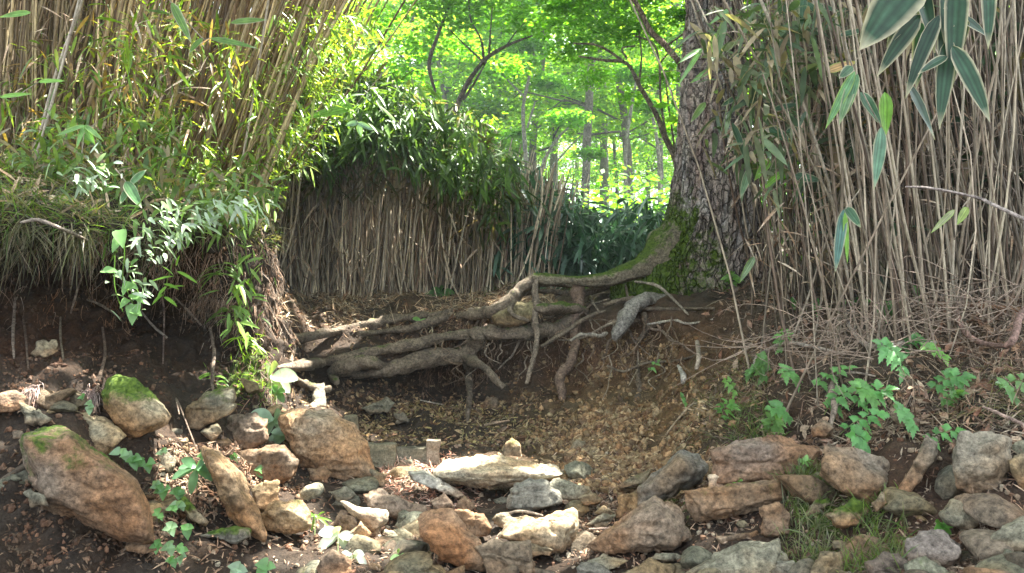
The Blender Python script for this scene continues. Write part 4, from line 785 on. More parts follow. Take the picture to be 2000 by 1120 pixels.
foliage(blob(2300,[(640,255,85,75),(740,225,100,70),(850,275,100,65),(930,330,75,45),(690,190,60,40)],(4.9,5.7),4),2300,.07,.17,.15,[(.09,.18,.045),(.12,.22,.055),(.07,.13,.04)],'green leaves spilling over the front of the middle thicket',dirb=(.1,-.5,-.5))
foliage(blob(1500,[(700,330,180,60),(900,400,90,50),(620,370,60,60)],(5.4,6.5),3),1500,.08,.2,.13,[(.13,.10,.06),(.09,.11,.04),(.18,.14,.09)],'withered leaves hanging among the middle canes')
foliage(blob(3800,[(1010,400,60,70),(1080,440,90,65),(1170,470,85,60),(1240,440,50,50),(1050,500,90,50),(1130,530,90,25)],(5.6,8.0),4),3800,.10,.24,.17,[(.07,.15,.09),(.1,.19,.12),(.05,.1,.055),(.13,.22,.17)],'glossy broad sasa leaves beyond the ledge',mat=M_sasa)
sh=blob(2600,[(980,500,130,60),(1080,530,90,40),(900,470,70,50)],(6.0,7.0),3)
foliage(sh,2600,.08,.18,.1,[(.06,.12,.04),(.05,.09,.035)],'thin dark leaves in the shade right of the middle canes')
yg=[(.14,.25,.035),(.2,.31,.05),(.1,.19,.03),(.27,.33,.07)]
foliage(blob(4800,[(470,300,110,110),(560,210,90,100),(380,330,90,60),(640,110,80,70),(550,300,50,50),(500,360,40,30),(300,250,90,60),(690,60,60,40),(600,60,90,50)],(3.3,4.9),5),4800,.035,.10,.13,yg,'small bright bamboo leaves at the end of the left thicket',dirb=(.35,-.2,-.25))
foliage(blob(1250,[(200,280,180,60),(60,320,120,60),(350,380,150,50),(120,360,140,40),(460,380,80,50)],(2.75,3.3),5),1250,.03,.10,.2,[(.1,.19,.05),(.13,.22,.06),(.16,.24,.08),(.24,.2,.12)],'low leafy undergrowth along the top of the left bank',dirb=(.2,-.5,-.1))
foliage(blob(1400,[(150,180,200,110),(350,120,150,110),(300,60,160,60)],(3.1,4.2),3),1400,.04,.12,.13,yg+[(.3,.2,.08)],'scattered leaves between the left canes')
foliage(blob(250,[(230,450,60,40),(330,430,80,35),(450,430,70,35),(500,490,30,50),(475,590,30,50)],(2.55,3.1),3),250,.03,.08,.2,[(.13,.24,.05),(.18,.3,.06)],'small leaves trailing over the edge of the left bank',dirb=(.1,-.4,-.5))
foliage(blob(650,[(1560,120,120,120),(1480,250,90,120),(1620,30,160,40),(1460,60,90,70)],(2.6,3.3),3),650,.06,.14,.17,[(.12,.17,.09),(.09,.14,.08),(.2,.23,.14),(.3,.24,.16)],'sparse leaves among the right canes',mat=M_glossleaf)
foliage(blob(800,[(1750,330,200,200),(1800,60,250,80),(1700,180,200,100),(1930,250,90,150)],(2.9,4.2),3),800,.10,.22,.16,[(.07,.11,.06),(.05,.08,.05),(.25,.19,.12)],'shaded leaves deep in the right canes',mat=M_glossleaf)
foliage(blob(300,[(335,430,65,26),(285,485,24,22),(450,405,55,18),(250,560,16,30),(180,345,40,14)],(2.26,2.4),4),300,.025,.055,.24,[(.3,.38,.26),(.24,.34,.18)],'leaves coloured pale as sun glints on the lip of the left bank',dirb=(.45,-.3,-.15),sp=.3,kind='lance',mat=M_sasa)  # pale tint stands in for sun glints on these leaves
shc=[(.42,.35,.26),(.3,.24,.17),(.5,.44,.34),(.22,.17,.12)]
foliage(blob(900,[(1650,250,220,220),(1850,300,170,240),(1600,480,150,90)],(2.8,3.6)),900,.05,.16,.09,shc,'torn dry sheaths on the right canes',sp=.45,kind='mid',mat=M_litter,name='sheaths')
foliage(blob(900,[(760,450,220,110),(650,480,110,90)],(5.4,6.2)),900,.06,.2,.08,shc,'torn dry sheaths on the middle canes',sp=.45,kind='mid',mat=M_litter,name='sheaths')
foliage(blob(500,[(200,150,250,150)],(3.3,4.2)),500,.05,.16,.08,shc,'torn dry sheaths on the left canes',sp=.45,kind='mid',mat=M_litter,name='sheaths')
# twigs in the right thicket
n=260;A=blob(n,[(1650,180,220,180),(1850,350,150,200)],(2.7,3.4));mb=MB();sticks(mb,A,A+R.randn(n,3)*np.array([.16,.06,.10]),.0017,.0008,(.3,.24,.19),bend=R.randn(n,3)*.03,seg=4,sides=4);mb.build('twigs',M_cane,kind='stuff',label='bare side twigs criss crossing the right canes')
n=240;A=blob(n,[(1800,640,200,50),(1900,600,120,60),(1600,660,150,40)],(2.25,2.7));mb=MB();sticks(mb,A,A+R.randn(n,3)*np.array([.14,.06,.06]),.0017,.0008,(.26,.2,.15),bend=R.randn(n,3)*.03,seg=5,sides=5);mb.build('twigs',M_cane,kind='stuff',label='tangle of dead twigs on the rim of the right bank')

# ---------------- single plants ----------------
def leafobj(parent,b,d,nrm,L,w,tint,kind,mat=M_glossleaf,bend=.3,fold=.15,edge=None,wave=0.,label=None):
    kind={'heart':'heart_f','oval':'oval_f','lance':'lance_f'}.get(kind,kind)
    mb=MB();leaves(mb,np.array([b]),np.array([d]),np.array([nrm]),L,w,np.array([tint]),kind,bend=bend,fold=fold,edgecol=edge,wave=wave)
    o=mb.build('leaf',mat,parent)
    if label:o['label']=label
    return o
def bigleaf(par,u0,v0,u1,v1,Y,wpx,tint,edge=(.5,.45,.33),dY=0,bend=.08,face=(0,-1,.35),label=None):
    a=px(u0,v0,Y);b=px(u1,v1,Y+dY);d=b-a;L=np.linalg.norm(d)*1.06
    leafobj(par,a,d,face,L,wpx/F*Y,tint,'edge',edge=edge,bend=bend,fold=.10,wave=.03,label=label)
sg=(.03,.075,.045);sg2=(.045,.1,.055)
Y=1.75
sp=thing('bamboo_sprig','large hanging spray of dark broad leaves with dry white margins at the top right','leaf spray',px(1840,10,Y))
for a in [(1800,-60,1684,68,95),(1745,-5,1680,70,40),(1810,-20,1733,58,40),(1790,-40,1825,75,44),(1798,30,1716,120,38),(1800,45,1790,160,30),(1845,-60,1862,30,40),(1850,10,1843,160,40),(1855,75,1835,215,34),(1870,-50,1860,130,46),(1862,-60,1845,60,42),(1880,30,1862,112,36),(1930,-70,1930,58,34),(1860,30,1935,52,26),(1850,110,1795,135,18),(1855,85,1843,180,44),(1860,90,1933,205,36),(1868,80,1870,110,20),(1770,160,1824,255,32),(1835,30,1770,155,30)]:
    bigleaf(sp,a[0],a[1],a[2],a[3],Y+random.uniform(-.06,.06),a[4],np.array(sg)*.8*random.uniform(.7,1.3),dY=random.uniform(-.06,.03),bend=random.uniform(.08,.35),face=(random.uniform(-.4,.4),-1,random.uniform(.1,.6)))
def tubeobj(par,pts,Y,r,name='stem',tint=(.3,.26,.2),mat=None):
    p=np.array(pts,float);mb=MB();tube(mb,px(p[:,0],p[:,1],np.broadcast_to(Y,len(p))),np.linspace(r,r*.6,len(p)),sides=7,n=6,rough=.05,tint=tint);return mb.build(name,mat or M_cane,par)
for s in ([(1960,-120),(1900,-60),(1860,20),(1850,90)],[(1900,-100),(1830,-40),(1800,30)],[(1950,-100),(1925,-60)]): tubeobj(sp,s,Y+.02,.003)
def spray(label,lv,Y,stem,cat='leaf spray',tints=None,edge=(.42,.42,.3)):
    t=thing('bamboo_sprig',label,cat,px(stem[0][0],stem[0][1],Y)); tubeobj(t,stem,Y+.01,.0022)
    for i,a in enumerate(lv):
        tt=np.array(a[5] if len(a)>5 else sg2)*random.uniform(.9,1.15); bigleaf(t,a[0],a[1],a[2],a[3],Y+random.uniform(-.02,.02),a[4],tt,edge=edge if tt[1]<.25 else (.3,.45,.12),dY=random.uniform(-.05,.02),face=(random.uniform(-.3,.3),-1,.3))
lg=(.16,.34,.05);pg=(.2,.36,.16)
spray('leaf spray with one vivid light green leaf, below the large variegated spray',[(1670,140,1615,240,20,(.14,.28,.14)),(1668,150,1640,235,22,(.14,.24,.13)),(1675,145,1655,215,18,(.1,.2,.12)),(1665,130,1640,150,20),(1680,180,1722,240,26,(.06,.13,.08)),(1728,180,1730,258,30,lg),(1722,248,1708,358,30,(.10,.2,.14))],2.1,[(1650,80),(1668,140),(1690,190),(1722,250)])
spray('pair of long blue green leaves hanging in the middle of the right canes',[(1648,410,1632,520,22,(.07,.15,.13)),(1650,415,1655,505,12,lg),(1652,405,1680,440,20)],2.3,[(1680,370),(1652,408)])
spray('small spray of fresh green leaves right beside the trunk at mid height',[(1505,310,1475,348,18,lg),(1530,335,1488,368,14,lg),(1430,240,1463,322,16,(.05,.1,.06)),(1465,328,1447,382,16,(.13,.22,.13)),(1535,290,1500,345,16,(.1,.15,.06))],2.9,[(1450,230),(1470,300),(1500,330)])
spray('dark leaves with curled edges left of the longest leaning cane',[(1503,250,1542,275,24),(1535,258,1570,250,16),(1550,345,1602,350,20),(1510,215,1560,200,14),(1475,300,1500,280,14)],2.8,[(1480,200),(1510,245),(1560,300)])
spray('thin arching leaves crossing the left edge of the big trunk',[(1370,95,1325,120,10,pg),(1372,95,1326,160,10,pg),(1390,135,1350,158,11,pg),(1378,200,1350,235,14,(.15,.24,.08)),(1430,15,1385,45,10,pg),(1440,190,1410,205,12)],3.2,[(1430,20),(1400,80),(1375,200)])
spray('grey green leaf spray at the top of the right canes',[(1575,5,1600,30,16),(1590,10,1640,20,14),(1565,30,1580,50,14),(1570,-10,1565,50,16),(1640,70,1690,55,14)],2.7,[(1620,-40),(1590,0),(1570,20)])
spray('withered orange brown leaf on the right canes',[(1615,140,1672,118,20,(.5,.33,.15))],2.6,[(1672,118),(1690,100)],edge=(.5,.35,.2))
spray('dry pale leaf hanging at middle right behind the grass tuft line',[(1865,410,1820,450,12,(.2,.22,.12)),(1890,405,1870,435,16,(.18,.24,.06))],2.0,[(1900,380),(1880,405)])
spray('single fresh leaf standing by the foot of the big trunk',[(1475,500,1445,548,14,(.22,.32,.18))],3.2,[(1475,500),(1480,530)])
spray('light green leaf held flat in front of the middle thicket',[(690,210,600,225,20,lg),(660,195,690,215,18,lg)],3.7,[(760,130),(690,210)])
spray('pale blue leaf trio beside the middle thicket crown',[(700,240,675,243,14,(.22,.34,.3)),(700,243,705,265,12,(.22,.34,.3)),(698,240,728,252,12,(.22,.34,.3))],4.0,[(690,225),(700,240)])
spray('long green leaf over the upper left canes',[(335,5,372,75,18,(.1,.19,.04)),(395,75,370,100,12,(.1,.19,.04)),(410,75,500,88,12,(.1,.2,.04)),(450,45,520,35,14,(.1,.18,.04))],2.9,[(330,0),(390,70),(410,76)])
spray('bright green leaf blade crossing the far left canes',[(75,160,125,155,10,lg),(60,25,0,30,14,(.12,.24,.05)),(0,190,60,180,10,lg)],2.8,[(30,190),(75,160)])
spray('big glossy leaf hanging over the left bank top',[(245,355,275,400,22,(.08,.17,.07)),(255,360,285,330,16,(.08,.17,.07)),(250,370,235,395,14,(.08,.17,.07))],2.4,[(225,330),(248,358)])
spray('fan of drooping fresh leaves on the left bank under the pale cane',[(165,245,110,262,11,(.14,.27,.08)),(165,245,185,280,12,(.14,.27,.08)),(165,245,150,285,11,(.14,.27,.08)),(165,245,200,270,10,(.14,.27,.08)),(160,262,185,278,10,(.14,.27,.08))],2.7,[(160,300),(165,246)])
# serrated plants on the right slope
G='serrated leafed plants on the right slope'
SP=[(1500,745,'above the arched grey root tip',5,40),(1405,825,'lowest left, over the gap beside the purplish slab',5,40),(1462,740,'left of the crooked dark root, beside the arched root',4,34),(1560,745,'under the arched grey root',5,40),(1530,690,'touching the arched grey root from below',4,34),(1580,765,'left of the crooked dark root',5,44),(1545,820,'above the middle of the purplish slab',5,44),(1500,850,'on the top edge of the purplish slab',4,40),(1610,810,'just right of the crooked dark root end',5,46),(1660,800,'in the middle of the patch',6,50),(1640,850,'over the rust banded rock',5,44),(1715,790,'right of the middle of the patch',6,50),(1750,690,'highest, under the bent pale root',5,44),(1775,730,'below the highest plant',6,50),(1810,770,'right part of the patch',6,50),(1840,800,'lower right part of the patch',5,46),(1790,840,'over the stone with the dark hollow',5,44),(1700,880,'hanging in front of the rust banded rock',5,46),(1552,922,'alone on the face of the purplish slab',3,30),(1945,770,'near the right edge above the pinkish stick',3,44),(1985,785,'cut near the right edge',4,40),(1850,700,'right of the highest plant',4,40),(1440,770,'small one in the litter left of the patch',3,28),(1800,870,'on the tip of the diagonal stone',4,38),(1430,570,'at the foot of the big trunk',5,32),(1600,620,'small one at the feet of the leaning canes',4,26),(1560,610,'tiny one left of it under the leaning canes',4,22),(1800,590,'between the right cane feet',4,30),(1830,500,'climbing the right canes',4,30),(1640,600,'right of the small one under the canes',3,26),(1730,610,'below the hanging blue green pair',4,30),(1265,730,'tiny pair on the bare slope under the roots',2,20),(1340,790,'tiny on the ochre slope',2,22)]
for (u,v,d,nl,Lp) in SP:
    Yb=Yt(u,v)-.03;b=px(u,v,Yb);t=thing('leafy_plant','green plant with serrated leaves '+d,'plant',b,G)
    h=Lp*1.9/F*Yb; top=b+np.array([random.uniform(-.8,.8)*h,-.35*h,random.uniform(.25,.65)*h]); mb=MB();sticks(mb,b,top,.0014,.0008,(.16,.22,.08),bend=np.array([[0,0,.12*h]]),seg=6,sides=5);mb.build('stem',M_leaf,t)
    ax=unit(top-b);g0=np.array((.15,.36,.13))*random.uniform(.75,1.25)*np.array([random.uniform(.9,1.3),1,random.uniform(.8,1.1)]);up=unit(np.array([0,-.7,.75])+R.randn(3)*.15);sd_=unit(np.cross(ax,up));m=nl+3
    for i in range(m):
        f=.15+.85*i/(m-1);s3=1 if i%2 else -1;L=Lp/F*Yb*random.uniform(.6,.85)*(1.05-.35*abs(f-.5));last=i==m-1
        dd=ax*(1.2 if last else .55)+(0 if last else sd_*s3*.9)+R.randn(3)*.12-np.array([0,0,.15]);bb=b+(top-b)*f+np.array([0,0,.12*h])*4*f*(1-f);g=g0*random.uniform(.8,1.2)
        leafobj(t,bb,dd,up+R.randn(3)*.2,L,L*.5,g,'tooth',mat=M_leaf,bend=random.uniform(.2,.6),fold=.12)
        for s4 in (1,-1):
            s5=unit(np.cross(dd,up));leafobj(t,bb+unit(dd)*L*.12,unit(dd)*.6+s5*.7*s4,up,L*.5,L*.24,g,'tooth',mat=M_leaf,bend=.3)
# small oval leaved plants
def rosette(label,u,v,lv,tint,Lp,kind='oval',off=-.06,w=.55,grp=None,cat='plant',tilt=.3,stem=True,edge=None):
    Yb=Yt(u,v)+off;b=px(u,v,Yb);t=thing('leafy_plant',label,cat,b,grp)
    if stem:
        mb=MB();sticks(mb,on(u,v+Lp*.9,-.01),b,.0014,.001,(.15,.2,.08),seg=4,sides=5);mb.build('stem',M_leaf,t)
    for i in range(lv):
        a=6.283*(i+.3*random.random())/lv;L=Lp/F*Yb*random.uniform(.75,1.1)
        leafobj(t,b+R.randn(3)*.003,(math.cos(a),-.35-.2*math.sin(a),.55*math.sin(a)+tilt*.3),(0.1,-.75,.75),L,L*w,np.array(tint)*random.uniform(.85,1.15),kind,mat=M_leaf,bend=.25,edge=edge)
pal=(.3,.42,.3);cl=(.14,.3,.12)
rosette('pale veined leaves in sunlight on the corner of the left bank, upper bunch',530,735,7,(.36,.46,.32),60)
rosette('darker small leaves under the upper sunlit bunch',540,765,4,(.14,.3,.1),28)
rosette('silvery sunlit leaf bunch over the big two ridged boulder, left one',535,820,6,pal,52,off=-.12)
rosette('silvery sunlit leaf bunch over the big two ridged boulder, right one',565,845,5,pal,50,off=-.16)
rosette('white sunlit leaves low between the buff stone and the orange wedge',660,1045,5,(.4,.46,.42),46,off=-.08)
rosette('little whitish leaves above the orange brown bottom stone',690,1085,6,(.4,.46,.42),26,off=-.08)
rosette('pale leaf at the bottom edge below the flat dark slab',465,1112,3,pal,38,off=-.08,kind='heart',w=.8)
rosette('green clover like leaves at the bottom edge beside the pale leaf',520,1105,3,(.18,.36,.14),26,off=-.08,kind='heart',w=.9)
rosette('long oval dull green leaves in the middle of the left stones',385,915,7,(.13,.27,.14),46,off=-.1,w=.42)
rosette('small pale leaves on a thin stem at bottom centre left',780,1085,4,(.22,.38,.16),22,off=-.06)
rosette('tiny green leaves right of them at bottom centre left',800,1110,4,(.18,.32,.14),18,off=-.06)
rosette('fresh five leafed seedling on the lower right gravel',1840,1025,6,(.16,.38,.09),24,off=-.05)
rosette('tiny round leafed seedling right of the five leafed one',1925,1010,3,(.16,.36,.1),14,off=-.05,kind='heart',w=.9)
rosette('small yellow green seedling on the mossy brown slab',1440,940,5,(.18,.38,.08),20,off=-.16)
rosette('heart shaped leaf plant standing at the foot of the right canes',1740,605,6,(.15,.33,.13),38,kind='heart',w=.85,off=-.12)
rosette('tiny green seedling beside the wooden stake',852,866,4,(.14,.36,.08),18)
rosette('tiny bluish seedling on the ledge before the middle canes',705,560,5,(.16,.3,.14),34,off=-.2)
rosette('low green seedlings on the ledge right of the bluish one',860,572,6,(.14,.3,.12),30,off=-.2)
rosette('small seedling in front of the brown hump of litter',820,628,3,(.16,.34,.1),22,off=-.1)
rosette('narrow leafed seedling between buff stone and trail',615,1010,7,(.2,.4,.08),40,off=-.06,w=.12,kind='lance')
G='small paired leaf seedlings climbing between the left stones'
for k,(u,v,L) in enumerate([(240,885,22),(262,900,22),(285,905,20),(305,945,16),(318,955,22),(350,960,20),(350,985,18),(335,995,14),(310,1005,18),(335,1030,18),(365,1030,20),(305,1065,18),(330,1068,20),(355,1070,18),(335,1095,16),(355,1090,14),(510,920,16),(455,895,16),(175,790,16),(160,775,9),(395,885,14),(320,880,14)]):
    wh=['leftmost upper','second upper','third upper','one in the middle','one right of the middle','right middle','right lower middle','dim middle','left lower middle','lower','lower right','low left','low centre','low right','lowest','lowest right','one by the whitish rounded stone','one over the long leaning stone','one on the pale slab','tiniest on the pale slab','one right of the yellow upright pebble','one by the dark gap'][k]
    rosette('little rounded leaf seedling, '+wh+' of the left stones',u,v,4,(.13,.28,.10) if k%3 else (.24,.38,.22),L,kind='heart',w=.85,off=-.08,grp=G)
# the sunlit vine hanging over the left bank
vn=thing('hanging_vine','sunlit vine with heart shaped leaves hanging over the undercut of the left bank','vine',px(235,470,2.35))
for pth in ([(240,440),(243,500),(240,545),(262,600),(268,625)],[(224,500),(224,560),(240,610)],[(285,380),(255,420),(240,450)]):
    tubeobj(vn,pth,2.33,.0018,tint=(.16,.28,.05),mat=M_leaf)
for (u,v,u2,v2,w) in [(232,450,240,480,24),(200,528,232,530,18),(250,560,268,562,20),(255,520,270,505,18),(262,595,258,630,26),(250,585,235,600,16),(255,575,280,590,14),(235,465,220,490,20),(250,550,240,575,14),(258,606,276,615,16)]:
    a=px(u,v,2.3);b=px(u2,v2,2.28);leafobj(vn,a,b-a,(0.1,-.7,.7),np.linalg.norm(b-a)*1.1,w/F*2.3,(.17,.33,.11),'heart',mat=M_leaf,bend=.1)
vn=thing('bamboo_seedling','bright green bamboo seedling hanging in front of the dark undercut','plant',px(310,540,2.6))
tubeobj(vn,[(345,490),(330,535),(318,580)],2.6,.0015,tint=(.16,.28,.05),mat=M_leaf)
for (u,v,u2,v2) in [(340,540,300,545),(340,540,320,520),(345,530,380,545),(325,565,355,555),(325,560,310,575),(320,580,342,592),(318,575,300,590),(345,520,350,498),(320,555,345,560)]:
    a=px(u,v,2.58);b=px(u2,v2,2.55);leafobj(vn,a,b-a,(0,-.5,.8),np.linalg.norm(b-a)*1.2,8/F*2.6,(.18,.36,.05),'lance',mat=M_leaf,bend=.15)
for lab,u,v,n,g in (('lime green bamboo seedling arching off the bank corner, the brightest',480,655,14,(.25,.42,.05)),('bamboo seedling growing at the upper bank corner',440,510,10,(.16,.3,.06)),('bamboo seedling on the corner under the upper one',455,590,12,(.18,.34,.07)),('feathery bamboo seedling left of the sunlit pale bunch',420,730,14,(.16,.32,.05))):
    Yb=Yt(u,v)-.08;t=thing('bamboo_seedling',lab,'plant',px(u,v,Yb),'bamboo seedlings on the bank corner');tubeobj(t,[(u-20,v+45),(u-8,v+15),(u,v)],Yb+.02,.0016,tint=(.2,.25,.1))
    for i in range(n):
        a=random.uniform(-.6,3.6);L=random.uniform(30,60)/F*Yb;bb=px(u-10*random.random(),v+35*random.random(),Yb)
        leafobj(t,bb,(math.cos(a)*.9+.3,-.3,.5*math.sin(a)),(0,-.4,1),L,L*.13,np.array(g)*random.uniform(.8,1.2),'lance',mat=M_leaf,bend=.7)
# ---------------- forest beyond ----------------
def crown(mb,cs,n,lo,hi,cols,flat=.35):
    """leaf clusters: cs rows are centre(3), radius"""
    cs=np.array(cs);w=cs[:,3]**2;k=R.choice(len(cs),n,p=w/w.sum())
    d=unit(R.randn(n,3))*(R.rand(n,1)**.45);P=cs[k,:3]+d*cs[k,3:4]*np.array([1,1,flat])
    C=np.array(cols)[R.randint(len(cols),size=n)]*(.7+.5*R.rand(n,1));L=lo+(hi-lo)*R.rand(n)
    D=unit(R.randn(n,3)*np.array([1,1,.35]));leaves(mb,P,D,np.array([0,0,1])+R.randn(n,3)*.5,L,L*.55,C,'far',bend=.15,fold=.0)
fc=[(.15,.28,.035),(.2,.34,.04),(.11,.22,.03),(.27,.38,.05)]
def branchy(mb,p0,p1,r0,depth,tips,spread=.5,tint=(.12,.1,.085)):
    p0=np.array(p0,float);p1=np.array(p1,float);L=np.linalg.norm(p1-p0);mid=(p0+p1)/2+R.randn(3)*L*.07;q=(p0*.25+mid*.75)+R.randn(3)*L*.04
    tube(mb,[p0,q,mid,p1],[r0,r0*.85,r0*.75,r0*.55],sides=7 if depth>1 else 5,n=4,rough=.12,tint=tint,seed=int(R.randint(99)))
    if depth<=0: tips.append(p1);tips.append(mid);return
    for k in range(3 if depth>1 else 2):
        d=unit((p1-p0))+R.randn(3)*spread*np.array([1,1,.6]);branchy(mb,p1 if k else mid,(p1 if k else mid)+unit(d)*L*random.uniform(.55,.8),r0*.5,depth-1,tips,spread,tint)
protos=[]
def far_tree(kind,H,r,nl,lean,leaf,label,loc,grp):
    t=thing('forest_tree',label,'tree',(0,0,0),grp);mb=MB();tips=[]
    pts=[(0,0,-.3),(lean*.2,0,H*.3),(lean*.6,.1,H*.55),(lean,.1,H*.8),(lean*1.1,.1,H*1.05)]
    tube(mb,pts,[r*1.25,r,r*.8,r*.5,r*.15],sides=12,n=8,rough=.15,tint=(.17,.15,.13),bark=.2);mb.build('trunk',M_bark,t,origin=(0,0,0))
    mb=MB()
    for k in range(9):
        h=H*(.28+.06*k);a=k*2.4+kind;c=np.array([lean*h/H,0.05,h]);e=c+np.array([math.cos(a),math.sin(a),.35])*H*.16*random.uniform(.7,1.3);branchy(mb,c,e,r*.32,1,tips)
    mb.build('branches',M_bark,t,origin=(0,0,0))
    cs=[list(p)+[H*random.uniform(.07,.13)] for p in tips]+[[lean+random.gauss(0,H*.13),random.gauss(0,H*.13),H*random.uniform(.6,1),H*.1] for _ in range(12)]
    mb=MB();crown(mb,cs,nl,leaf*.7,leaf*1.3,fc);mb.build('crown',M_far,t,origin=(0,0,0))
    return t
def copytree(o,loc,rz,sc,label):
    c=o.copy();S.collection.objects.link(c);c.location=loc;c.rotation_euler=(0,0,rz);c.scale=(sc,)*3;c['label']=label
    for ch in list(o.children):
        d=ch.copy();S.collection.objects.link(d);d.parent=c
    return c
FG='trees of the forest beyond the ledge'
spots=[(1140,17),(1035,22),(965,24),(1235,20),(1180,27),(905,20),(1290,24),(1080,30),(1330,19),(840,24),(1000,35),(1130,38),(1210,34),(760,20),(930,33),(1270,33),(700,27),(1060,44),(1180,46),(970,50),(1260,48),(850,40),(620,30),(1380,28),(1450,36),(540,24),(1550,30),(780,52),(1120,55),(1340,44),(660,46),(430,34),(1700,40),(250,40),(1000,62),(1200,64),(1900,44),(60,46),(880,64)]
kinds=[far_tree(k,[11,9,12.5,8][k],[.1,.09,.13,.08][k],8500,[.5,-.7,.3,.9][k],.15,'x',None,FG) for k in range(4)]
used=set()
for i,(u,Y) in enumerate(spots):
    k=[0,1,3,1,2,3,0,2,1,3][i%10];x=(u-1000)/F*Y;g=gz(x,Y)
    near='near' if Y<26 else 'mid distance' if Y<42 else 'far'
    side='at the centre of the gap' if 1000<=u<1180 else 'right of the gap centre' if 1180<=u<1360 else 'left of the gap centre' if 800<=u<1000 else 'behind the left thickets' if u<800 else 'behind the right thicket'
    loc=(x,Y,g);sc=random.uniform(.85,1.2);rz=random.uniform(0,6.28)
    lab=f"{near} {['slender straight','low crowned slanting','tall stout','thin small'][k]} forest tree {side}"
    if k not in used:
        used.add(k);t=kinds[k];t.location=loc;t.rotation_euler=(0,0,rz);t.scale=(sc,)*3;t['label']=lab
    else: t=copytree(kinds[k],loc,rz,sc,lab)
    if i==0: t.rotation_euler=(0,0,0);t['label']='slender grey trunked tree standing nearest in the middle of the forest gap'
# understory trees with crooked dark limbs
def under(label,paths,Y,leafc,n,lo,hi,cols,tint=(.13,.10,.08),rs=.58,flat=.3):
    b=paths[0][0];t=thing('understory_tree',label,'tree',px(b[0],b[1],Y),'crooked understory trees');mb=MB()
    for p in paths:
        a=np.array([(q[0],q[1],Y+(q[3] if len(q)>3 else 0),q[2]) for q in p],float);tube(mb,px(a[:,0],a[:,1],a[:,2]),a[:,3]/F*a[:,2]*rs,sides=8,n=7,rough=.15,tint=tint,seed=int(a[0,0])%50)
    mb.build('trunk',M_bark,t);mb=MB()
    c=np.array(leafc,float);cs=np.hstack([px(c[:,0],c[:,1],Y+c[:,3]),(c[:,2]/F*Y)[:,None]]);crown(mb,cs,n,lo,hi,cols,flat);mb.build('crown',M_far,t)
    return t
mc=[(.11,.25,.04),(.14,.29,.05),(.085,.2,.035)]
under('dark forked understory tree leaning right above the middle thicket',[[(860,420,13),(885,240,11),(905,180,9),(925,145,8),(955,110,7),(1000,85,5),(1040,70,3)],[(945,125,6),(940,80,4),(920,40,3),(915,0,2)],[(955,112,5),(958,60,3),(962,10,2)],[(940,118,4),(905,85,3),(880,60,2)],[(905,195,5),(925,165,4),(950,120,3)],[(850,180,5),(838,125,7),(855,70,6),(870,30,5),(890,-20,4)],[(858,60,3),(840,30,2),(830,0,2)],[(985,95,3),(1010,60,2),(1030,40,2)]],9.5,[(870,20,90,0),(960,10,80,.5),(1030,40,60,0),(820,90,60,.6),(900,90,50,1),(790,150,60,.8),(1000,130,50,1.4),(740,40,60,1),(900,-60,120,0),(830,190,45,.5),(690,120,50,1.2)],5200,.05,.11,mc,flat=.55)
under('understory tree with thin arching limbs just left of the big trunk',[[(1335,420,13),(1322,320,12),(1300,270,10),(1280,220,8),(1250,170,7),(1225,125,6),(1180,118,5),(1130,110,3)],[(1225,125,5),(1170,90,4),(1120,85,3)],[(1300,262,5),(1290,190,4),(1288,125,4),(1275,85,3),(1240,70,3)],[(1288,125,3),(1310,100,3),(1335,90,2)],[(1248,165,4),(1253,110,3),(1248,60,2)],[(1225,115,4),(1215,95,3),(1240,90,3)],[(1322,320,4),(1305,200,3),(1300,150,2)]],8.2,[(1180,60,80,.2),(1260,60,70,.2),(1120,100,60,.5),(1290,150,50,.4),(1200,0,110,.3),(1090,40,70,.6),(1230,190,40,.8),(1310,250,35,.6),(1160,150,55,1.2)],5500,.035,.08,mc,tint=(.2,.15,.11),flat=.5)
under('bare curved limb tree crossing beside the upper big trunk',[[(1345,420,10,.9),(1345,190,9,.6),(1330,130,10),(1300,90,11),(1270,60,10),(1250,20,9),(1220,-30,8)],[(1300,90,4),(1330,70,3),(1350,50,2)]],6.6,[(1200,-60,90,.3),(1110,0,70,.3),(1260,-30,70,.3),(1330,30,40,.8)],3500,.035,.07,mc,tint=(.24,.17,.12),flat=.5)
under('tall thin sapling in the forest left of the slender grey tree',[[(1030,420,9),(1028,330,9),(1022,230,7),(1025,190,6),(1040,120,4),(1050,50,2.5),(1045,-20,1)],[(1025,190,4),(1000,165,3),(985,150,2)],[(1030,250,4),(1045,200,3)]],15,[(1030,90,60,0),(980,140,50,.5),(1070,160,50,.5),(1010,260,30,.8),(1045,10,60,0),(1020,120,40,-.5)],4000,.07,.14,mc,tint=(.25,.23,.2))
under('pale slanting forked sapling in the far forest gap',[[(1040,380,7),(1065,310,6),(1090,270,5),(1110,250,4)],[(1075,330,4),(1110,290,3),(1140,260,2)],[(1225,420,8),(1222,300,6),(1235,200,5),(1245,150,4)],[(1290,400,7),(1285,290,6),(1275,230,5)]],14,[(1110,230,50,0),(1240,140,60,.5),(1280,210,50,.5),(1150,300,40,1)],2800,.07,.13,mc,tint=(.27,.25,.21))
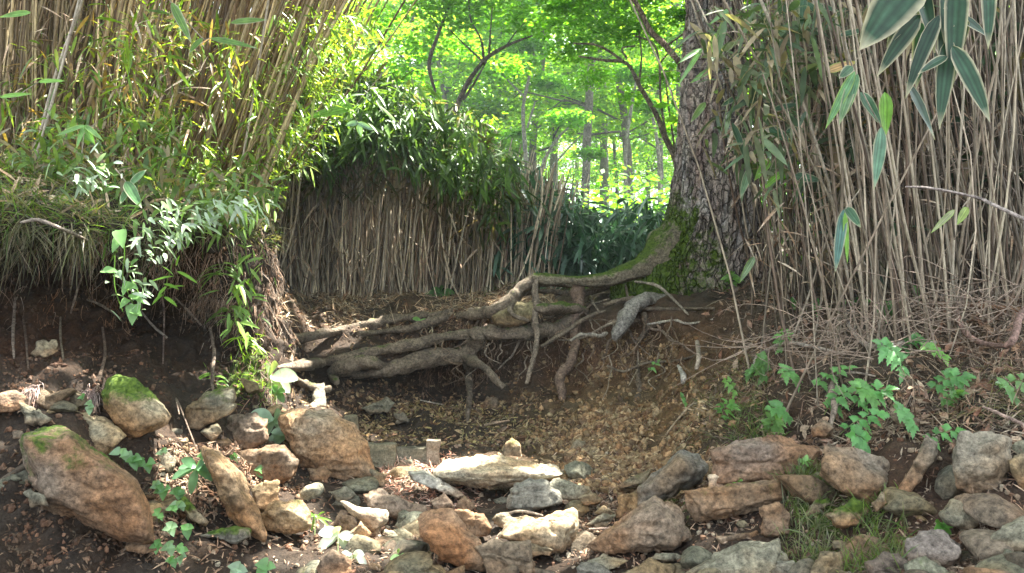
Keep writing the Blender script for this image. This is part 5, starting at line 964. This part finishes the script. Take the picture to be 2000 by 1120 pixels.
# shrubs closing the forest floor
fx=[]
for k in range(60):
    Y=random.uniform(11,34);u=random.uniform(560,1450);x=(u-1000)/F*Y;g=gz(x,Y);fx.append([x,Y,g+random.uniform(.2,1.6),random.uniform(.5,1.1)])
for k in range(34):
    u=random.choice([random.uniform(1440,2300),random.uniform(1440,1700)]);Y=random.uniform(6.5,12);x=(u-1000)/F*Y;fx.append([x,Y,gz(x,Y)+random.uniform(.3,2.6),random.uniform(.5,.9)])
for k in range(14):
    u=random.uniform(-100,480);Y=random.uniform(7,12);x=(u-1000)/F*Y;fx.append([x,Y,gz(x,Y)+random.uniform(.3,2.),random.uniform(.4,.8)])
mb=MB();crown(mb,fx,36000,.08,.18,[(.09,.2,.035),(.13,.25,.04),(.06,.14,.04)],flat=.8);mb.build('undergrowth',M_far,kind='stuff',label='bushes and saplings covering the forest floor')
fx=[]
for k in range(110):
    Y=random.uniform(45,70);u=random.uniform(-200,1700);x=(u-1000)/F*Y;fx.append([x,Y,gz(x,Y)+random.uniform(0,24),random.uniform(2,4.5)])
mb=MB();crown(mb,fx,21000,.35,.7,[(.2,.34,.06),(.26,.4,.08),(.14,.27,.05)],flat=.8);mb.build('far_wood',M_far,kind='stuff',label='distant mass of sunlit forest leaves')

# ---------------- unseen leaf canopy added to shade the scene, holes cut toward chosen sun spots ----------------
TG=[(320,430,.13),(275,480,.08),(470,400,.16),(380,400,.1),(540,330,.16),(600,240,.22),(255,600,.05),(265,540,.05),(480,320,.14),(430,350,.12),(690,120,.3),(600,120,.2),(860,945,.13),(820,935,.1),(950,905,.13),(1110,1010,.055),(650,1050,.09),(690,1090,.06),(890,1035,.06),(560,840,.09),(535,735,.1),(1105,1070,.05),(695,860,.05),(490,655,.06),(160,330,.07),(150,300,.05),(940,1065,.04),(1080,960,.04),(520,960,.04),(350,990,.05),(240,890,.04),(8,75,.05),(1090,400,.08),(1160,470,.07),(1010,390,.08),(850,170,.25),(700,200,.2),(750,590,.06),(980,600,.05),(780,350,.1),(1060,545,.05),(590,1000,.04),(1000,1045,.03),(500,880,.03)]  # spots meant to be sunlit, with the radius of the hole for each
T=[];rad=[]
for (u,v,r) in TG:
    Y=Yt(u,v)
    if v<340 and u<720: Y=3.8
    elif u<520 and v<620: Y=2.38
    elif v<500 and 640<u<1260: Y=6.2
    elif v<120: Y=2.6
    T.append(px(u,v,Y-.03));rad.append(r)
T=np.array(T);rad=np.array(rad)*np.array([1.6 if (u<760 and v<700) else .85 if v>900 else 1.05 for (u,v,r) in TG])
n=46000
z=R.uniform(6.3,9.8,n);gx_=R.uniform(-5.5,5.5,n);gy_=R.uniform(-1.,9.5,n)
C0=np.stack([gx_+SUN[0]/SUN[2]*(z-1.3),gy_+SUN[1]/SUN[2]*(z-1.3),z],1)
keep=np.ones(n,bool)
for t,r in zip(T,rad):
    w=C0-t;s=w@SUN;d=np.linalg.norm(w-s[:,None]*SUN,axis=1);keep&=d>r+.085
# random gaps, plus openings made to let sun onto left bank and middle thicket
q=np.stack([gx_,gy_,0*gx_],1); keep&=~((noise(q*1.7,71)>.62)&(noise(q*6,72)>.2)); lf=(gx_>-2.4)&(gx_<-.45)&(gy_>2.7)&(gy_<5); keep&=~(lf&(noise(q*2.4,73)>-.05))
mf=(gx_>-1.8)&(gx_<-.2)&(gy_>5); keep&=~(mf&(noise(q*2.6,74)>.3))
for (u,v,r) in ((150,930,.22),(220,970,.18),(250,790,.06),(450,950,.08)):   # leaves forced to stay so the lower left stones fall in shade
    t=px(u,v,Yt(u,v)-.05);w=C0-t;q1=w@SUN;keep|=np.linalg.norm(w-q1[:,None]*SUN,axis=1)<r
C0=C0[keep];n=len(C0);print('canopy leaves',n)
mb=MB();Dc=unit(R.randn(n,3)*np.array([1,1,.3]));leaves(mb,C0-Dc*.085,Dc,SUN+R.randn(n,3)*.35,.17,.13,np.array([.1,.2,.04]),'far',bend=.1,fold=0)
mb.build('crown',M_leaf,tree)  # added light-shaping canopy, out of view, parented to the big tree

# ---------------- the damp air of the wood ----------------
hz=bpy.data.materials.new('haze');hz.use_nodes=True;ht=hz.node_tree;ht.nodes.clear()
pv=ht.nodes.new('ShaderNodeVolumePrincipled');pv.inputs['Color'].default_value=(.8,.95,1,1);pv.inputs['Density'].default_value=.0028;pv.inputs['Anisotropy'].default_value=.2
ho=ht.nodes.new('ShaderNodeOutputMaterial');ht.links.new(pv.outputs[0],ho.inputs['Volume'])
b0=np.array([-200.,-45,-8]);b1=np.array([220.,100,45])
V=np.array([[(b1 if x else b0)[0],(b1 if y else b0)[1],(b1 if z else b0)[2]] for x in (0,1) for y in (0,1) for z in (0,1)])
mb=MB();mb.add(V,np.array([[0,1,3,2],[4,6,7,5],[0,4,5,1],[2,3,7,6],[0,2,6,4],[1,5,7,3]]));mb.build('haze',hz,smooth=False,kind='stuff',label='thin damp air between the trees')
